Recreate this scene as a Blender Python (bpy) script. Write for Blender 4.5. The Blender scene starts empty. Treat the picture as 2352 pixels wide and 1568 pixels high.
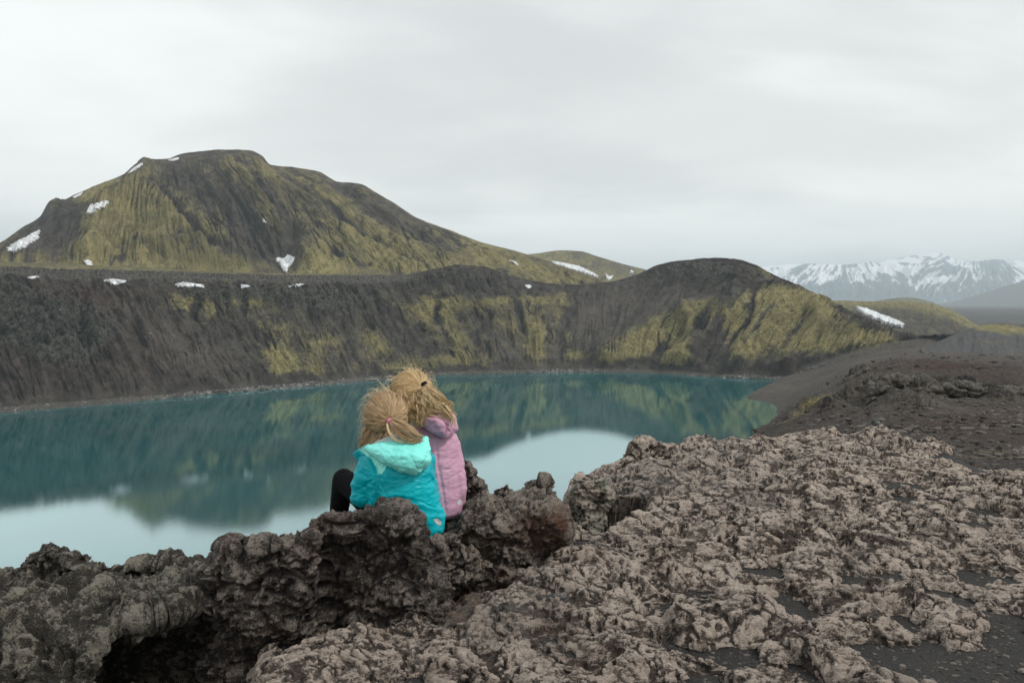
import bpy, bmesh, math, random
import numpy as np
from mathutils import Vector, Matrix

S = bpy.context.scene
COL = S.collection
random.seed(7)
RNG = np.random.default_rng(7)

# ------------------------------------------------------------------ camera, sky, sun, exposure
CAM_H = 45.0                        # metres above the lake
FW, FH, FF = 2352.0, 1568.0, 1829.0  # reference frame used for all measurements
HORIZON = 690.0
PITCH = math.atan((FH / 2 - HORIZON) / FF)
SP, CP = math.sin(PITCH), math.cos(PITCH)

cam = bpy.data.cameras.new("camera")
cam.sensor_width = 36.0
cam.lens = 36.0 * FF / FW
cam.clip_start = 0.05
cam.clip_end = 40000
cam_o = bpy.data.objects.new("camera", cam)
cam_o.location = (0, 0, CAM_H)
cam_o.rotation_euler = (math.radians(90) - PITCH, 0, 0)
COL.objects.link(cam_o)
S.camera = cam_o

SUN_ELEV, SUN_ROT = math.radians(46), math.radians(118)
sun = bpy.data.lights.new("sun", 'SUN')
sun.energy = 1.5
sun.angle = math.radians(10)
sun.color = (1.0, 0.965, 0.92)
sun_o = bpy.data.objects.new("sun", sun)
COL.objects.link(sun_o)
# sun_rotation is measured clockwise from +Y
sd = Vector((math.sin(SUN_ROT) * math.cos(SUN_ELEV), math.cos(SUN_ROT) * math.cos(SUN_ELEV), math.sin(SUN_ELEV)))
sun_o.rotation_euler = sd.to_track_quat('Z', 'Y').to_euler()
sun_o.location = (0, 0, 120)

S.view_settings.view_transform = 'Standard'
S.view_settings.look = 'None'
S.view_settings.gamma = 1
S.view_settings.exposure = 0.30
S.cycles.use_adaptive_sampling = True
S.cycles.max_bounces = 6
S.cycles.diffuse_bounces = 3
S.cycles.glossy_bounces = 3
S.cycles.transparent_max_bounces = 8
S.cycles.volume_bounces = 1
S.cycles.use_denoising = True

# ---- little node helper
class NT:
    def __init__(self, tree):
        self.t = tree; self.n = tree.nodes; self.l = tree.links
    def node(self, typ, **kw):
        nd = self.n.new(typ)
        for k, v in kw.items():
            if k == 'inp':
                for kk, vv in v.items():
                    s = nd.inputs[kk]
                    if hasattr(vv, 'is_linked') or isinstance(vv, bpy.types.NodeSocket):
                        self.l.new(vv, s)
                    else:
                        s.default_value = vv
            else:
                setattr(nd, k, v)
        return nd
    def math(self, op, a, b=0.0, c=None, clamp=False):
        nd = self.n.new('ShaderNodeMath'); nd.operation = op; nd.use_clamp = clamp
        for i, v in enumerate((a, b) if c is None else (a, b, c)):
            if isinstance(v, bpy.types.NodeSocket): self.l.new(v, nd.inputs[i])
            else: nd.inputs[i].default_value = v
        return nd.outputs[0]
    def mix(self, f, a, b, mode='MIX'):
        nd = self.n.new('ShaderNodeMix'); nd.data_type = 'RGBA'; nd.blend_type = mode
        for s, v in ((nd.inputs[0], f), (nd.inputs[6], a), (nd.inputs[7], b)):
            if isinstance(v, bpy.types.NodeSocket): self.l.new(v, s)
            elif isinstance(v, (int, float)): s.default_value = v
            else: s.default_value = (v[0], v[1], v[2], 1) if len(v) == 3 else v
        return nd.outputs[2]
    def ramp(self, f, stops, mode='LINEAR'):
        nd = self.n.new('ShaderNodeValToRGB'); nd.color_ramp.interpolation = mode
        cr = nd.color_ramp
        while len(cr.elements) < len(stops): cr.elements.new(0.5)
        for e, (p, c) in zip(cr.elements, stops):
            e.position = p
            e.color = (c, c, c, 1) if not hasattr(c, '__len__') else (c[0], c[1], c[2], 1)
        self.l.new(f, nd.inputs[0])
        return nd.outputs[0]
    def smooth(self, f, lo, hi, a=0.0, b=1.0):
        nd = self.n.new('ShaderNodeMapRange'); nd.interpolation_type = 'SMOOTHSTEP'
        self.l.new(f, nd.inputs[0])
        nd.inputs[1].default_value = lo; nd.inputs[2].default_value = hi
        nd.inputs[3].default_value = a; nd.inputs[4].default_value = b
        return nd.outputs[0]
    def noise(self, vec, scale, detail=4, rough=0.55, dist=0.0, lac=2.0, color=False):
        nd = self.n.new('ShaderNodeTexNoise')
        if vec is not None: self.l.new(vec, nd.inputs['Vector'])
        nd.inputs['Scale'].default_value = scale; nd.inputs['Detail'].default_value = detail
        nd.inputs['Roughness'].default_value = rough; nd.inputs['Distortion'].default_value = dist
        nd.inputs['Lacunarity'].default_value = lac
        return nd.outputs['Color' if color else 'Fac']
    def mapping(self, vec, scale=(1, 1, 1), rot=(0, 0, 0), loc=(0, 0, 0)):
        nd = self.n.new('ShaderNodeMapping'); self.l.new(vec, nd.inputs[0])
        nd.inputs['Location'].default_value = loc
        nd.inputs['Rotation'].default_value = rot; nd.inputs['Scale'].default_value = scale
        return nd.outputs[0]
    def attr(self, name):
        nd = self.n.new('ShaderNodeAttribute'); nd.attribute_name = name
        return nd.outputs['Fac']
    def bump(self, h, strength, dist, normal=None):
        nd = self.n.new('ShaderNodeBump'); self.l.new(h, nd.inputs['Height'])
        nd.inputs['Strength'].default_value = strength; nd.inputs['Distance'].default_value = dist
        if normal is not None: self.l.new(normal, nd.inputs['Normal'])
        return nd.outputs[0]

# ---- world: overcast sky
W = bpy.data.worlds.new("World"); S.world = W
W.use_nodes = True
wt = NT(W.node_tree); W.node_tree.nodes.clear()
sky = wt.node('ShaderNodeTexSky', sky_type='NISHITA', sun_disc=False)
sky.sun_elevation = SUN_ELEV; sky.sun_rotation = SUN_ROT
sky.air_density = 1.0; sky.dust_density = 3.0
tc = wt.node('ShaderNodeTexCoord').outputs['Generated']
sep = wt.node('ShaderNodeSeparateXYZ', inp={0: tc})
zc = wt.math('MAXIMUM', sep.outputs[2], 0.0)
den = wt.math('ADD', zc, 0.16)
px_ = wt.math('DIVIDE', sep.outputs[0], den); py_ = wt.math('DIVIDE', sep.outputs[1], den)
cmb = wt.node('ShaderNodeCombineXYZ', inp={0: px_, 1: py_, 2: 0.0}).outputs[0]
c1 = wt.noise(wt.mapping(cmb, (0.55, 0.75, 1), (0, 0, 0.35), (3.1, 1.7, 0)), 1.0, 5, 0.5, 0.3)
c2 = wt.noise(wt.mapping(cmb, (0.8, 1.1, 1), (0, 0, 0.12), (8.3, 5.2, 0)), 0.8, 4, 0.5, 0.2)
base = wt.ramp(wt.math('MULTIPLY', zc, 1.0), [(0.0, (0.96, 0.965, 0.935)), (0.10, (0.94, 0.945, 0.915)), (0.30, (0.89, 0.91, 0.89)), (0.45, (0.88, 0.91, 0.90)), (0.75, (0.78, 0.81, 0.82))])
cl = wt.smooth(c1, 0.36, 0.58, 0.80, 1.02)
cl2 = wt.smooth(c2, 0.34, 0.56, 0.88, 1.0)
mul = wt.math('MULTIPLY', cl, cl2)
cmul = wt.node('ShaderNodeCombineXYZ', inp={0: mul, 1: wt.math('POWER', mul, 0.97), 2: wt.math('POWER', mul, 0.95)}).outputs[0]
cloud = wt.mix(1.0, base, cmul, 'MULTIPLY')
bg_sky = wt.node('ShaderNodeBackground', inp={'Color': sky.outputs[0], 'Strength': 0.10})
bg_cl = wt.node('ShaderNodeBackground', inp={'Color': cloud, 'Strength': 1.0})
mixw = wt.node('ShaderNodeMixShader', inp={0: 0.94, 1: bg_sky.outputs[0], 2: bg_cl.outputs[0]})
wout = wt.node('ShaderNodeOutputWorld', inp={0: mixw.outputs[0]})

# ------------------------------------------------------------------ maths helpers
def zr(py):
    """height per metre of forward distance of the line of sight at image row py"""
    v = (FH / 2 - py) / FF
    return (-SP + v * CP) / (CP + v * SP)
def ar(px, py):
    v = (FH / 2 - py) / FF
    return ((px - FW / 2) / FF) / (CP + v * SP)
def P(px, py, y):
    return Vector((ar(px, py) * y, y, CAM_H + zr(py) * y))
def proj(x, y, z):
    z = z - CAM_H
    dep = y * CP - z * SP
    return FW / 2 + FF * x / dep, FH / 2 - FF * (y * SP + z * CP) / dep
def water_y(py):
    return -CAM_H / zr(py)

_p = np.arange(256); np.random.default_rng(11).shuffle(_p)
_PERM = np.concatenate([_p, _p, _p]).astype(np.int32)
_g = np.random.default_rng(5).normal(size=(256, 3)); _g /= np.linalg.norm(_g, axis=1)[:, None]
_G = _g.astype(np.float32)
def perlin(x, y, z):
    x = np.asarray(x, np.float64); y = np.asarray(y, np.float64); z = np.asarray(z, np.float64)
    x, y, z = np.broadcast_arrays(x, y, z)
    xf = np.floor(x); yf = np.floor(y); zf = np.floor(z)
    xi = xf.astype(np.int64) & 255; yi = yf.astype(np.int64) & 255; zi = zf.astype(np.int64) & 255
    fx = (x - xf).astype(np.float32); fy = (y - yf).astype(np.float32); fz = (z - zf).astype(np.float32)
    u = fx * fx * fx * (fx * (fx * 6 - 15) + 10)
    v = fy * fy * fy * (fy * (fy * 6 - 15) + 10)
    w = fz * fz * fz * (fz * (fz * 6 - 15) + 10)
    def g(dx, dy, dz):
        h = _PERM[_PERM[_PERM[xi + dx] + yi + dy] + zi + dz]
        gv = _G[h]
        return gv[..., 0] * (fx - dx) + gv[..., 1] * (fy - dy) + gv[..., 2] * (fz - dz)
    x00 = g(0, 0, 0); x00 = x00 + u * (g(1, 0, 0) - x00)
    x10 = g(0, 1, 0); x10 = x10 + u * (g(1, 1, 0) - x10)
    x01 = g(0, 0, 1); x01 = x01 + u * (g(1, 0, 1) - x01)
    x11 = g(0, 1, 1); x11 = x11 + u * (g(1, 1, 1) - x11)
    y0 = x00 + v * (x10 - x00); y1 = x01 + v * (x11 - x01)
    return 1.6 * (y0 + w * (y1 - y0))
def fbm(x, y, z, octv=5, gain=0.5, lac=2.03, ridged=False, billow=False):
    tot = 0; a = 1.0; nrm = 0; f = 1.0
    for i in range(octv):
        n = perlin(x * f + 13.7 * i, y * f + 7.3 * i, z * f + 3.1 * i)
        if ridged: n = 1 - 2 * np.abs(n)
        elif billow: n = 2 * np.abs(n) - 1 + 0.3
        tot = tot + a * n; nrm += a
        a *= gain; f *= lac
    return tot / nrm
def sstep(a, b, x):
    t = np.clip((x - a) / (b - a), 0, 1)
    return t * t * (3 - 2 * t)
def worley(x, y, z, jit=0.9):
    xf = np.floor(x); yf = np.floor(y); zf = np.floor(z)
    best = np.full(x.shape, 9.0, np.float32); sec = best.copy()
    for dx in (-1, 0, 1):
        for dy in (-1, 0, 1):
            for dz in (-1, 0, 1):
                cx = xf + dx; cy = yf + dy; cz = zf + dz
                h = _PERM[_PERM[_PERM[cx.astype(np.int64) & 255] + (cy.astype(np.int64) & 255)] + (cz.astype(np.int64) & 255)]
                gv = _G[h] * 0.5 * jit
                d = np.sqrt((cx + .5 + gv[..., 0] - x) ** 2 + (cy + .5 + gv[..., 1] - y) ** 2 + (cz + .5 + gv[..., 2] - z) ** 2).astype(np.float32)
                sec = np.minimum(sec, np.maximum(best, d)); best = np.minimum(best, d)
    return best, sec

# ------------------------------------------------------------------ object helpers
def tag(o, label=None, cat=None, group=None, kind=None):
    if label: o['label'] = label
    if cat: o['category'] = cat
    if group: o['group'] = group
    if kind: o['kind'] = kind
    return o
def new_mesh_obj(name, V, Fc, mat=None, parent=None, smooth=True, attrs=None, origin=None, fmt=None):
    """V (N,3), Fc (M,k) int array or list of arrays (mixed)."""
    V = np.asarray(V, np.float64)
    if origin is not None:
        V = V - np.asarray(origin, np.float64)
    me = bpy.data.meshes.new(name)
    if isinstance(Fc, np.ndarray): Fc = [Fc]
    me.vertices.add(len(V)); me.vertices.foreach_set('co', V.astype(np.float32).ravel())
    nl = sum(f.size for f in Fc); nf = sum(len(f) for f in Fc)
    me.loops.add(nl); me.loops.foreach_set('vertex_index', np.concatenate([f.ravel() for f in Fc]).astype(np.int32))
    tot = np.concatenate([np.full(len(f), f.shape[1], np.int32) for f in Fc])
    st = np.concatenate([[0], np.cumsum(tot)[:-1]]).astype(np.int32)
    me.polygons.add(nf); me.polygons.foreach_set('loop_start', st)
    try: me.polygons.foreach_set('loop_total', tot)
    except Exception: pass
    me.polygons.foreach_set('use_smooth', np.full(nf, smooth))
    me.update(calc_edges=True); me.validate()
    if attrs:
        for k, v in attrs.items():
            at = me.attributes.new(k, 'FLOAT', 'POINT'); at.data.foreach_set('value', np.asarray(v, np.float32).ravel())
    o = bpy.data.objects.new(name, me); COL.objects.link(o)
    if mat: me.materials.append(mat)
    if parent is not None:
        o.parent = parent
    if origin is not None and parent is None: o.location = origin
    return o
def grid_faces(R, C):
    i = np.arange(R - 1)[:, None] * C + np.arange(C - 1)[None, :]
    return np.stack([i, i + 1, i + C + 1, i + C], -1).reshape(-1, 4)
def grid_obj(name, X, Y, Z, mat, attrs=None, **kw):
    R, C = X.shape
    return new_mesh_obj(name, np.stack([X, Y, Z], -1).reshape(-1, 3), grid_faces(R, C), mat, attrs=attrs, **kw)
def largest_island(idx, n):
    """keep only the biggest connected piece of faces idx over n vertices"""
    lab = np.arange(n)
    while True:
        m = lab[idx].min(1); new = lab.copy()
        for k in range(idx.shape[1]): np.minimum.at(new, idx[:, k], m)
        if (new == lab).all(): break
        lab = new
    fl_ = lab[idx[:, 0]]; u, c = np.unique(fl_, return_counts=True)
    return idx[fl_ == u[c.argmax()]]
def line(pts, a, water=False):
    """pts: (px, py, dist) in the frame, or (px, 'z', z, dist). returns y(a), z(a) with z relative to the water"""
    A, Y, Z = [], [], []
    for p in pts:
        if p[1] == 'z':
            A.append(ar(p[0], HORIZON)); Y.append(p[3]); Z.append(p[2])
        elif len(p) == 2:
            y = water_y(p[1]); A.append(ar(*p)); Y.append(y); Z.append(0.0)
        else:
            A.append(ar(p[0], p[1])); Y.append(p[2]); Z.append(CAM_H + zr(p[1]) * p[2])
    return smooth_interp(a, A, Y), smooth_interp(a, A, Z)
def smooth_interp(x, xp, fp):
    """monotone cubic (pchip) interpolation"""
    xp = np.asarray(xp, float); fp = np.asarray(fp, float)
    h = np.diff(xp); d = np.diff(fp) / h
    m = np.zeros(len(xp))
    if len(xp) > 2:
        w1 = 2 * h[1:] + h[:-1]; w2 = h[1:] + 2 * h[:-1]
        ok = d[:-1] * d[1:] > 0
        mm = np.where(ok, (w1 + w2) / (w1 / np.where(d[:-1] == 0, 1, d[:-1]) + w2 / np.where(d[1:] == 0, 1, d[1:])), 0)
        m[1:-1] = mm
    m[0] = d[0]; m[-1] = d[-1]
    xc = np.clip(x, xp[0], xp[-1])
    i = np.clip(np.searchsorted(xp, xc) - 1, 0, len(xp) - 2)
    t = (xc - xp[i]) / h[i]
    return (fp[i] * (1 + 2 * t) * (1 - t) ** 2 + m[i] * h[i] * t * (1 - t) ** 2 + fp[i + 1] * t * t * (3 - 2 * t) + m[i + 1] * h[i] * t * t * (t - 1))
def loft_lines(a, lines, rows, power=None):
    """lines near to far: list of (y(a), z(a)); rows between them"""
    YY, ZZ, TT = [], [], []
    for k in range(len(lines) - 1):
        n = rows[k]
        t = np.linspace(0, 1, n, endpoint=(k == len(lines) - 2))[:, None]
        YY.append(lines[k][0][None] * (1 - t) + lines[k + 1][0][None] * t)
        ZZ.append(lines[k][1][None] * (1 - t) + lines[k + 1][1][None] * t)
        TT.append(np.broadcast_to(k + t, YY[-1].shape))
    return np.concatenate(YY), np.concatenate(ZZ), np.concatenate(TT)
def blur_rows(A, n):
    k = np.hanning(2 * n + 3)[1:-1]; k /= k.sum()
    P_ = np.concatenate([np.repeat(A[:1], n, 0), A, np.repeat(A[-1:], n, 0)])
    out = np.zeros_like(A)
    for i, w in enumerate(k): out += w * P_[i:i + len(A)]
    return out
def in_poly(px, py, poly):
    inside = np.zeros(px.shape, bool)
    n = len(poly)
    for i in range(n):
        x1, y1 = poly[i]; x2, y2 = poly[(i + 1) % n]
        c = ((y1 > py) != (y2 > py)) & (px < (x2 - x1) * (py - y1) / (y2 - y1 + 1e-9) + x1)
        inside ^= c
    return inside
def blobs(px, py, lst):
    """soft ellipses (cx, cy, rx, ry, angle_deg, weight)"""
    s = np.zeros(px.shape)
    for cx, cy, rx, ry, an, w in lst:
        c, sn = math.cos(math.radians(an)), math.sin(math.radians(an))
        dx = px - cx; dy = py - cy
        u = (dx * c + dy * sn) / rx; v = (-dx * sn + dy * c) / ry
        s = s + w * np.exp(-(u * u + v * v) * 1.2)
    return s
def poly_dist(px, py, pts):
    """distance to a polyline plus param 0..1 along it"""
    best = np.full(px.shape, 1e9); par = np.zeros(px.shape)
    L = [0]
    for i in range(len(pts) - 1): L.append(L[-1] + math.hypot(pts[i + 1][0] - pts[i][0], pts[i + 1][1] - pts[i][1]))
    for i in range(len(pts) - 1):
        x1, y1 = pts[i]; x2, y2 = pts[i + 1]
        dx, dy = x2 - x1, y2 - y1; ll = dx * dx + dy * dy
        t = np.clip(((px - x1) * dx + (py - y1) * dy) / ll, 0, 1)
        d = np.hypot(px - x1 - t * dx, py - y1 - t * dy)
        m = d < best
        best = np.where(m, d, best); par = np.where(m, (L[i] + t * (L[i + 1] - L[i])) / L[-1], par)
    return best, par
# ------------------------------------------------------------------ materials of the land
def mk_mat(name):
    m = bpy.data.materials.new(name); m.use_nodes = True; m.node_tree.nodes.clear()
    return m, NT(m.node_tree)
def finish(m, t, color, rough=0.9, normal=None, spec=0.2, **kw):
    b = t.node('ShaderNodeBsdfPrincipled')
    for k, v in (('Base Color', color), ('Roughness', rough), ('Specular IOR Level', spec)):
        if isinstance(v, bpy.types.NodeSocket): t.l.new(v, b.inputs[k])
        else: b.inputs[k].default_value = (v[0], v[1], v[2], 1) if hasattr(v, '__len__') else v
    if normal is not None: t.l.new(normal, b.inputs['Normal'])
    for k, v in kw.items():
        s = b.inputs[k.replace('_', ' ')]
        if isinstance(v, bpy.types.NodeSocket): t.l.new(v, s)
        else: s.default_value = v
    t.node('ShaderNodeOutputMaterial', inp={0: b.outputs[0]})
    return m
def land_mat(name, rock=((0.031, 0.028, 0.024), (0.100, 0.087, 0.076)), moss=((0.092, 0.083, 0.038), (0.285, 0.245, 0.113)),
             sc=1.0, speck=0.0, red=0.0, bumpd=1.0, flow=False, strata=False):
    m, t = mk_mat(name)
    co = t.node('ShaderNodeTexCoord').outputs['Object']
    n1 = t.noise(co, 0.02 * sc, 6, 0.62)
    n2 = t.noise(co, 0.12 * sc, 8, 0.7, 0.4)
    n3 = t.noise(co, 0.8 * sc, 6, 0.7)
    rk = t.mix(t.smooth(n2, 0.35, 0.68), rock[0], rock[1])
    if red > 0:
        rd = t.math('MULTIPLY', t.attr('red'), red * .65, clamp=True)
        rk = t.mix(rd, rk, (0.085, 0.042, 0.036))
    if flow:
        fv = t.node('ShaderNodeCombineXYZ', inp={0: t.attr('su'), 1: t.attr('sv'), 2: 0.0}).outputs[0]
        s1 = t.noise(fv, 1.0, 6, 0.62, 0.3)
        s2 = t.noise(t.mapping(fv, (2.2, 2.6, 1)), 1.0, 6, 0.66)
    else:
        s1 = n2; s2 = n3
    rk = t.mix(t.smooth(s1, 0.42, 0.62, 0.0, 0.5), rk, t.mix(0.5, rock[0], (0.012, 0.011, 0.010)))
    rk = t.mix(t.smooth(s2, 0.52, 0.70, 0.0, 0.6), rk, (0.105, 0.095, 0.083))
    rk = t.mix(t.math('MULTIPLY', t.attr('tone'), t.smooth(n3, 0.25, 0.65)), rk, (0.128, 0.110, 0.096))
    ms = t.mix(t.smooth(t.math('MULTIPLY', t.math('ADD', s2, n3), 0.5), 0.38, 0.58), moss[0], moss[1])
    ms = t.mix(t.smooth(n1, 0.4, 0.65, 0.0, 0.6), ms, (0.105, 0.098, 0.050))
    mo = t.math('ADD', t.attr('moss'), t.math('MULTIPLY', t.math('SUBTRACT', t.math('ADD', t.math('MULTIPLY', s1, 0.4), t.math('ADD', n2, t.math('MULTIPLY', n3, 0.7))), 1.05), 1.6))
    col = t.mix(t.smooth(mo, 0.12, 0.86), rk, ms)
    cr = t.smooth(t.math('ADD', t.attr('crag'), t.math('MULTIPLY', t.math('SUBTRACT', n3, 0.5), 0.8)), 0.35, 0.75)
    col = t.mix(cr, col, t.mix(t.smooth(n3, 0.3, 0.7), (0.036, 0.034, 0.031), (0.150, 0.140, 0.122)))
    if speck > 0:
        vo = t.node('ShaderNodeTexVoronoi', inp={'Vector': co, 'Scale': 0.7})
        sp = t.math('MULTIPLY', t.math('LESS_THAN', vo.outputs['Distance'], 0.22), t.math('GREATER_THAN', n1, 0.5))
        col = t.mix(t.math('MULTIPLY', sp, t.attr('speck')), col, (0.20, 0.19, 0.18))
    if strata:
        st_ = t.noise(t.mapping(co, (.08, .08, 1.6)), 1.0, 5, .6)
        col = t.mix(t.math('MULTIPLY', t.smooth(st_, .45, .55), t.attr('crag')), col, (0.15, 0.135, 0.115))
    h = t.math('ADD', t.math('ADD', n2, t.math('MULTIPLY', n3, 0.35)), t.math('MULTIPLY', s1, 1.2) if flow else 0.0)
    return finish(m, t, col, 0.95, t.bump(h, 0.9, 2.2 * bumpd), 0.1)

M_wall = land_mat('crater_wall', red=1.0, speck=1.0, flow=True)
M_mtn = land_mat('mountain', sc=0.8, flow=True, bumpd=1.6)
M_snow, t = mk_mat('snow')
co = t.node('ShaderNodeTexCoord').outputs['Object']
finish(M_snow, t, t.mix(t.smooth(t.noise(co, 0.25, 6, 0.7), 0.35, 0.62), (0.36, 0.36, 0.355), (0.80, 0.82, 0.84)), 0.7, t.bump(t.noise(co, 0.6, 5), 0.4, 0.5))

def snow_from(name_label, X, Y, Z, poly, seed, lift=0.35, rough=6.0, warp=0.0):
    """a sheet of snow lying on the land where it falls inside poly"""
    px, py = proj(X, Y, Z)
    w1 = fbm(px * 0.06 + seed, py * 0.1, seed * 1.7, 4)
    w2 = fbm(px * 0.06, py * 0.1 + seed, seed * 2.9 + 5, 4)
    m = in_poly(px + w1 * rough, py + w2 * rough * 0.7, poly)
    R, C = X.shape
    fm = m[:-1, :-1] & m[1:, :-1] & m[:-1, 1:] & m[1:, 1:]
    # only what faces the viewer side
    idx = grid_faces(R, C).reshape(R - 1, C - 1, 4)[fm]
    if len(idx) == 0:
        print('no snow', name_label); return None
    loc_u = np.unique(idx); tmp = np.full(R * C, -1); tmp[loc_u] = np.arange(len(loc_u))
    idx = loc_u[largest_island(tmp[idx], len(loc_u))]
    used = np.unique(idx)
    if len(used) < 4: return None
    remap = np.full(R * C, -1); remap[used] = np.arange(len(used))
    V = np.stack([X, Y, Z], -1).reshape(-1, 3)[used].copy()
    # taper the lift near the edge so the patch lies down on the ground
    V[:, 2] += lift; V[:, 1] -= lift * 0.8
    org = (V[:, 0].mean(), V[:, 1].mean(), V[:, 2].min())
    o = new_mesh_obj('snow_patch', V, remap[idx], M_snow, origin=org)
    tag(o, name_label, 'snow patch', 'old snow patches on the slopes')
    sm = o.modifiers.new('thick', 'SOLIDIFY'); sm.thickness = lift * 2.0; sm.offset = -1
    return o

# ------------------------------------------------------------------ lake
M_water, t = mk_mat('lake_water')
co = t.node('ShaderNodeTexCoord').outputs['Object']
lw = t.node('ShaderNodeLayerWeight', inp={'Blend': 0.5})
wv = t.noise(t.mapping(co, (0.5, 1.3, 1)), 1.6, 5, 0.6)
wv2 = t.noise(t.mapping(co, (0.02, 0.03, 1)), 1.0, 3, 0.5)
nrm = t.bump(wv, 0.10, 0.04)
dcol = t.mix(t.smooth(wv2, 0.3, 0.7), (0.0, 0.030, 0.034), (0.0, 0.040, 0.043))
dif = t.node('ShaderNodeBsdfDiffuse', inp={'Color': dcol})
gcol = t.mix(t.smooth(lw.outputs['Facing'], 0.50, 0.87), (0.10, 0.16, 0.17), (0.62, 0.72, 0.73))
gl = t.node('ShaderNodeBsdfGlossy', inp={'Color': gcol, 'Roughness': 0.03, 'Normal': nrm})
mx = t.node('ShaderNodeAddShader', inp={0: dif.outputs[0], 1: gl.outputs[0]})
t.node('ShaderNodeOutputMaterial', inp={0: mx.outputs[0]})
lk = new_mesh_obj('lake', [(-700, 20, 0), (500, 20, 0), (500, 800, 0), (-700, 800, 0)], np.array([[0, 1, 2, 3]]), M_water)
tag(lk, 'deep teal crater lake reflecting the slopes and white cloud', 'lake', kind='structure')

# ------------------------------------------------------------------ far crater wall with the mossy hill on its right
def wall_cols(n=1700, p0=-750, p1=2190):
    return np.linspace(ar(p0, HORIZON), ar(p1, HORIZON), n)
a = wall_cols()
rim_pts = [(-750, 590), (-400, 600), (0, 612), (100, 616), (300, 622), (480, 628), (640, 632), (800, 632), (930, 630), (1000, 618),
           (1060, 609), (1110, 613), (1170, 632), (1230, 647), (1320, 655), (1385, 650), (1460, 632), (1510, 610), (1560, 599),
           (1640, 593), (1690, 595), (1730, 607), (1780, 633), (1840, 658), (1890, 683), (1950, 713), (2010, 743), (2080, 767),
           (2140, 779), (2200, 790)]
rim_d = lambda px: np.interp(px, [-750, 0, 300, 700, 1000, 1200, 1340, 1500, 1650, 1800, 2000, 2140, 2200], [330, 402, 430, 480, 545, 600, 625, 622, 600, 560, 500, 460, 440])
shore_pts = [(-750, 1030), (-400, 985), (0, 948), (250, 928), (500, 904), (700, 888), (880, 872), (1000, 862), (1200, 857), (1330, 855), (1500, 857), (1640, 866), (1800, 873), (1830, 876)]
sh_y, sh_z = line([(p[0], p[1]) for p in shore_pts] , a)
# right of the lake the hill's foot runs on dry ground
ft_y, ft_z = line([(1700, 866, 480), (1800, 868, 462), (1850, 852, 455), (1900, 836, 450), (2000, 806, 440), (2130, 786, 430), (2200, 796, 425)], a)
wf = sstep(ar(1790, 860), ar(1850, 850), a)
sh_y = sh_y * (1 - wf) + ft_y * wf; sh_z = sh_z * (1 - wf) + (ft_z - 0.5) * wf
rim_y, rim_z = line([(p[0], p[1], rim_d(p[0])) for p in rim_pts], a)
under = (sh_y - 14, sh_z - 3.5)
apx = a * FF + FW / 2
beach = (sh_y + 4 + 3 * np.sin(apx * .01), sh_z + 1.3 + 0.8 * wf)
cl_h = np.interp(apx, [-750, 0, 900, 1000, 1200, 1400, 1700, 1900], [6.5, 6, 6.0, 4.5, 4, 4, 6, 0.6])
clb = (rim_y - np.interp(apx, [-750, 900, 1000, 2000], [3.0, 2.6, 4, 2]), rim_z - cl_h)
def frac(t_, bulge):
    return (beach[0] + (clb[0] - beach[0]) * t_, beach[1] + (clb[1] - beach[1]) * (t_ + bulge))
low = frac(0.12, -0.035); mid = frac(0.45, -0.07); upp = frac(0.72, np.interp(apx, [0, 900, 1300, 1600, 1900], [0.01, 0.0, -0.05, -0.06, 0.02]))
plat_py = np.interp(apx, [-750, -400, 0, 150, 300, 480, 640, 900], [578, 588, 601, 605, 613, 623, 628, 629])
plat_d = rim_y + 110
left_w = 1 - sstep(900, 1010, apx)
plat_z = (CAM_H + zr(plat_py) * plat_d) * left_w + (rim_z - 22) * (1 - left_w)
beh = (plat_d, plat_z)
edge2 = (rim_y + 6, rim_z + (plat_z - rim_z) * 0.05 * left_w - 0.3 * (1 - left_w))
back = (rim_y + 230, np.minimum(plat_z, rim_z) - 18)
YY, ZZ, TT = loft_lines(a, [under, (sh_y, sh_z), beach, low, mid, upp, clb, (rim_y, rim_z), edge2, beh, back], [6, 14, 30, 110, 110, 110, 34, 10, 22, 10])
AA = np.broadcast_to(a, YY.shape)
ppx, ppy = proj(AA * YY, YY, ZZ)
slope_w = sstep(2.1, 3.0, TT) * (1 - sstep(5.7, 6.6, TT))     # on the slope itself
hillw = sstep(1340, 1520, ppx)
# fall-line coordinates: gullies lean to the left on the hill at the right
fl = ppx + hillw * (ppy - 700) * 0.72 - .55 * (1 - sstep(1080, 1280, ppx)) * (ppy - 700) + 22 * fbm(ppx * .006, ppy * .008, 3.3, 3)
gul = fbm(fl * 0.022, ppy * 0.004, 1.5, 5, 0.55, ridged=True)
gulf = fbm(fl * 0.07, ppy * 0.012, 8.5, 4, 0.55, ridged=True)
rough = fbm(AA * YY * .08, YY * .08, ZZ * .1, 6, 0.6)
crags = fbm(AA * YY * .11, YY * .05, ZZ * .16, 5, 0.62, ridged=True)
craw = np.clip(blobs(ppx, ppy, [(-100, 740, 260, 70, 0, 1.0), (60, 740, 160, 70, 20, 1.0), (200, 760, 90, 70, 0, .8), (500, 690, 120, 30, 0, .7), (760, 700, 130, 34, 0, .9), (620, 680, 120, 26, 0, .6),
                               (130, 820, 120, 50, 30, .6), (1090, 700, 60, 30, 0, .7), (1070, 640, 130, 26, 5, .7), (1600, 625, 150, 32, 0, .9), (1560, 850, 40, 14, 0, .8), (1440, 840, 60, 14, -10, .5)]), 0, 1)
ln_ = perlin(fl * .055 + .8 * fbm(ppx * .02, ppy * .02, 6.1, 3), ppy * .005, 3.7)
gl = np.exp(-(ln_ / .07) ** 2) * sstep(-.1, .25, fbm(ppx * .012, ppy * .02, 12.1, 3)) * slope_w
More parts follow.
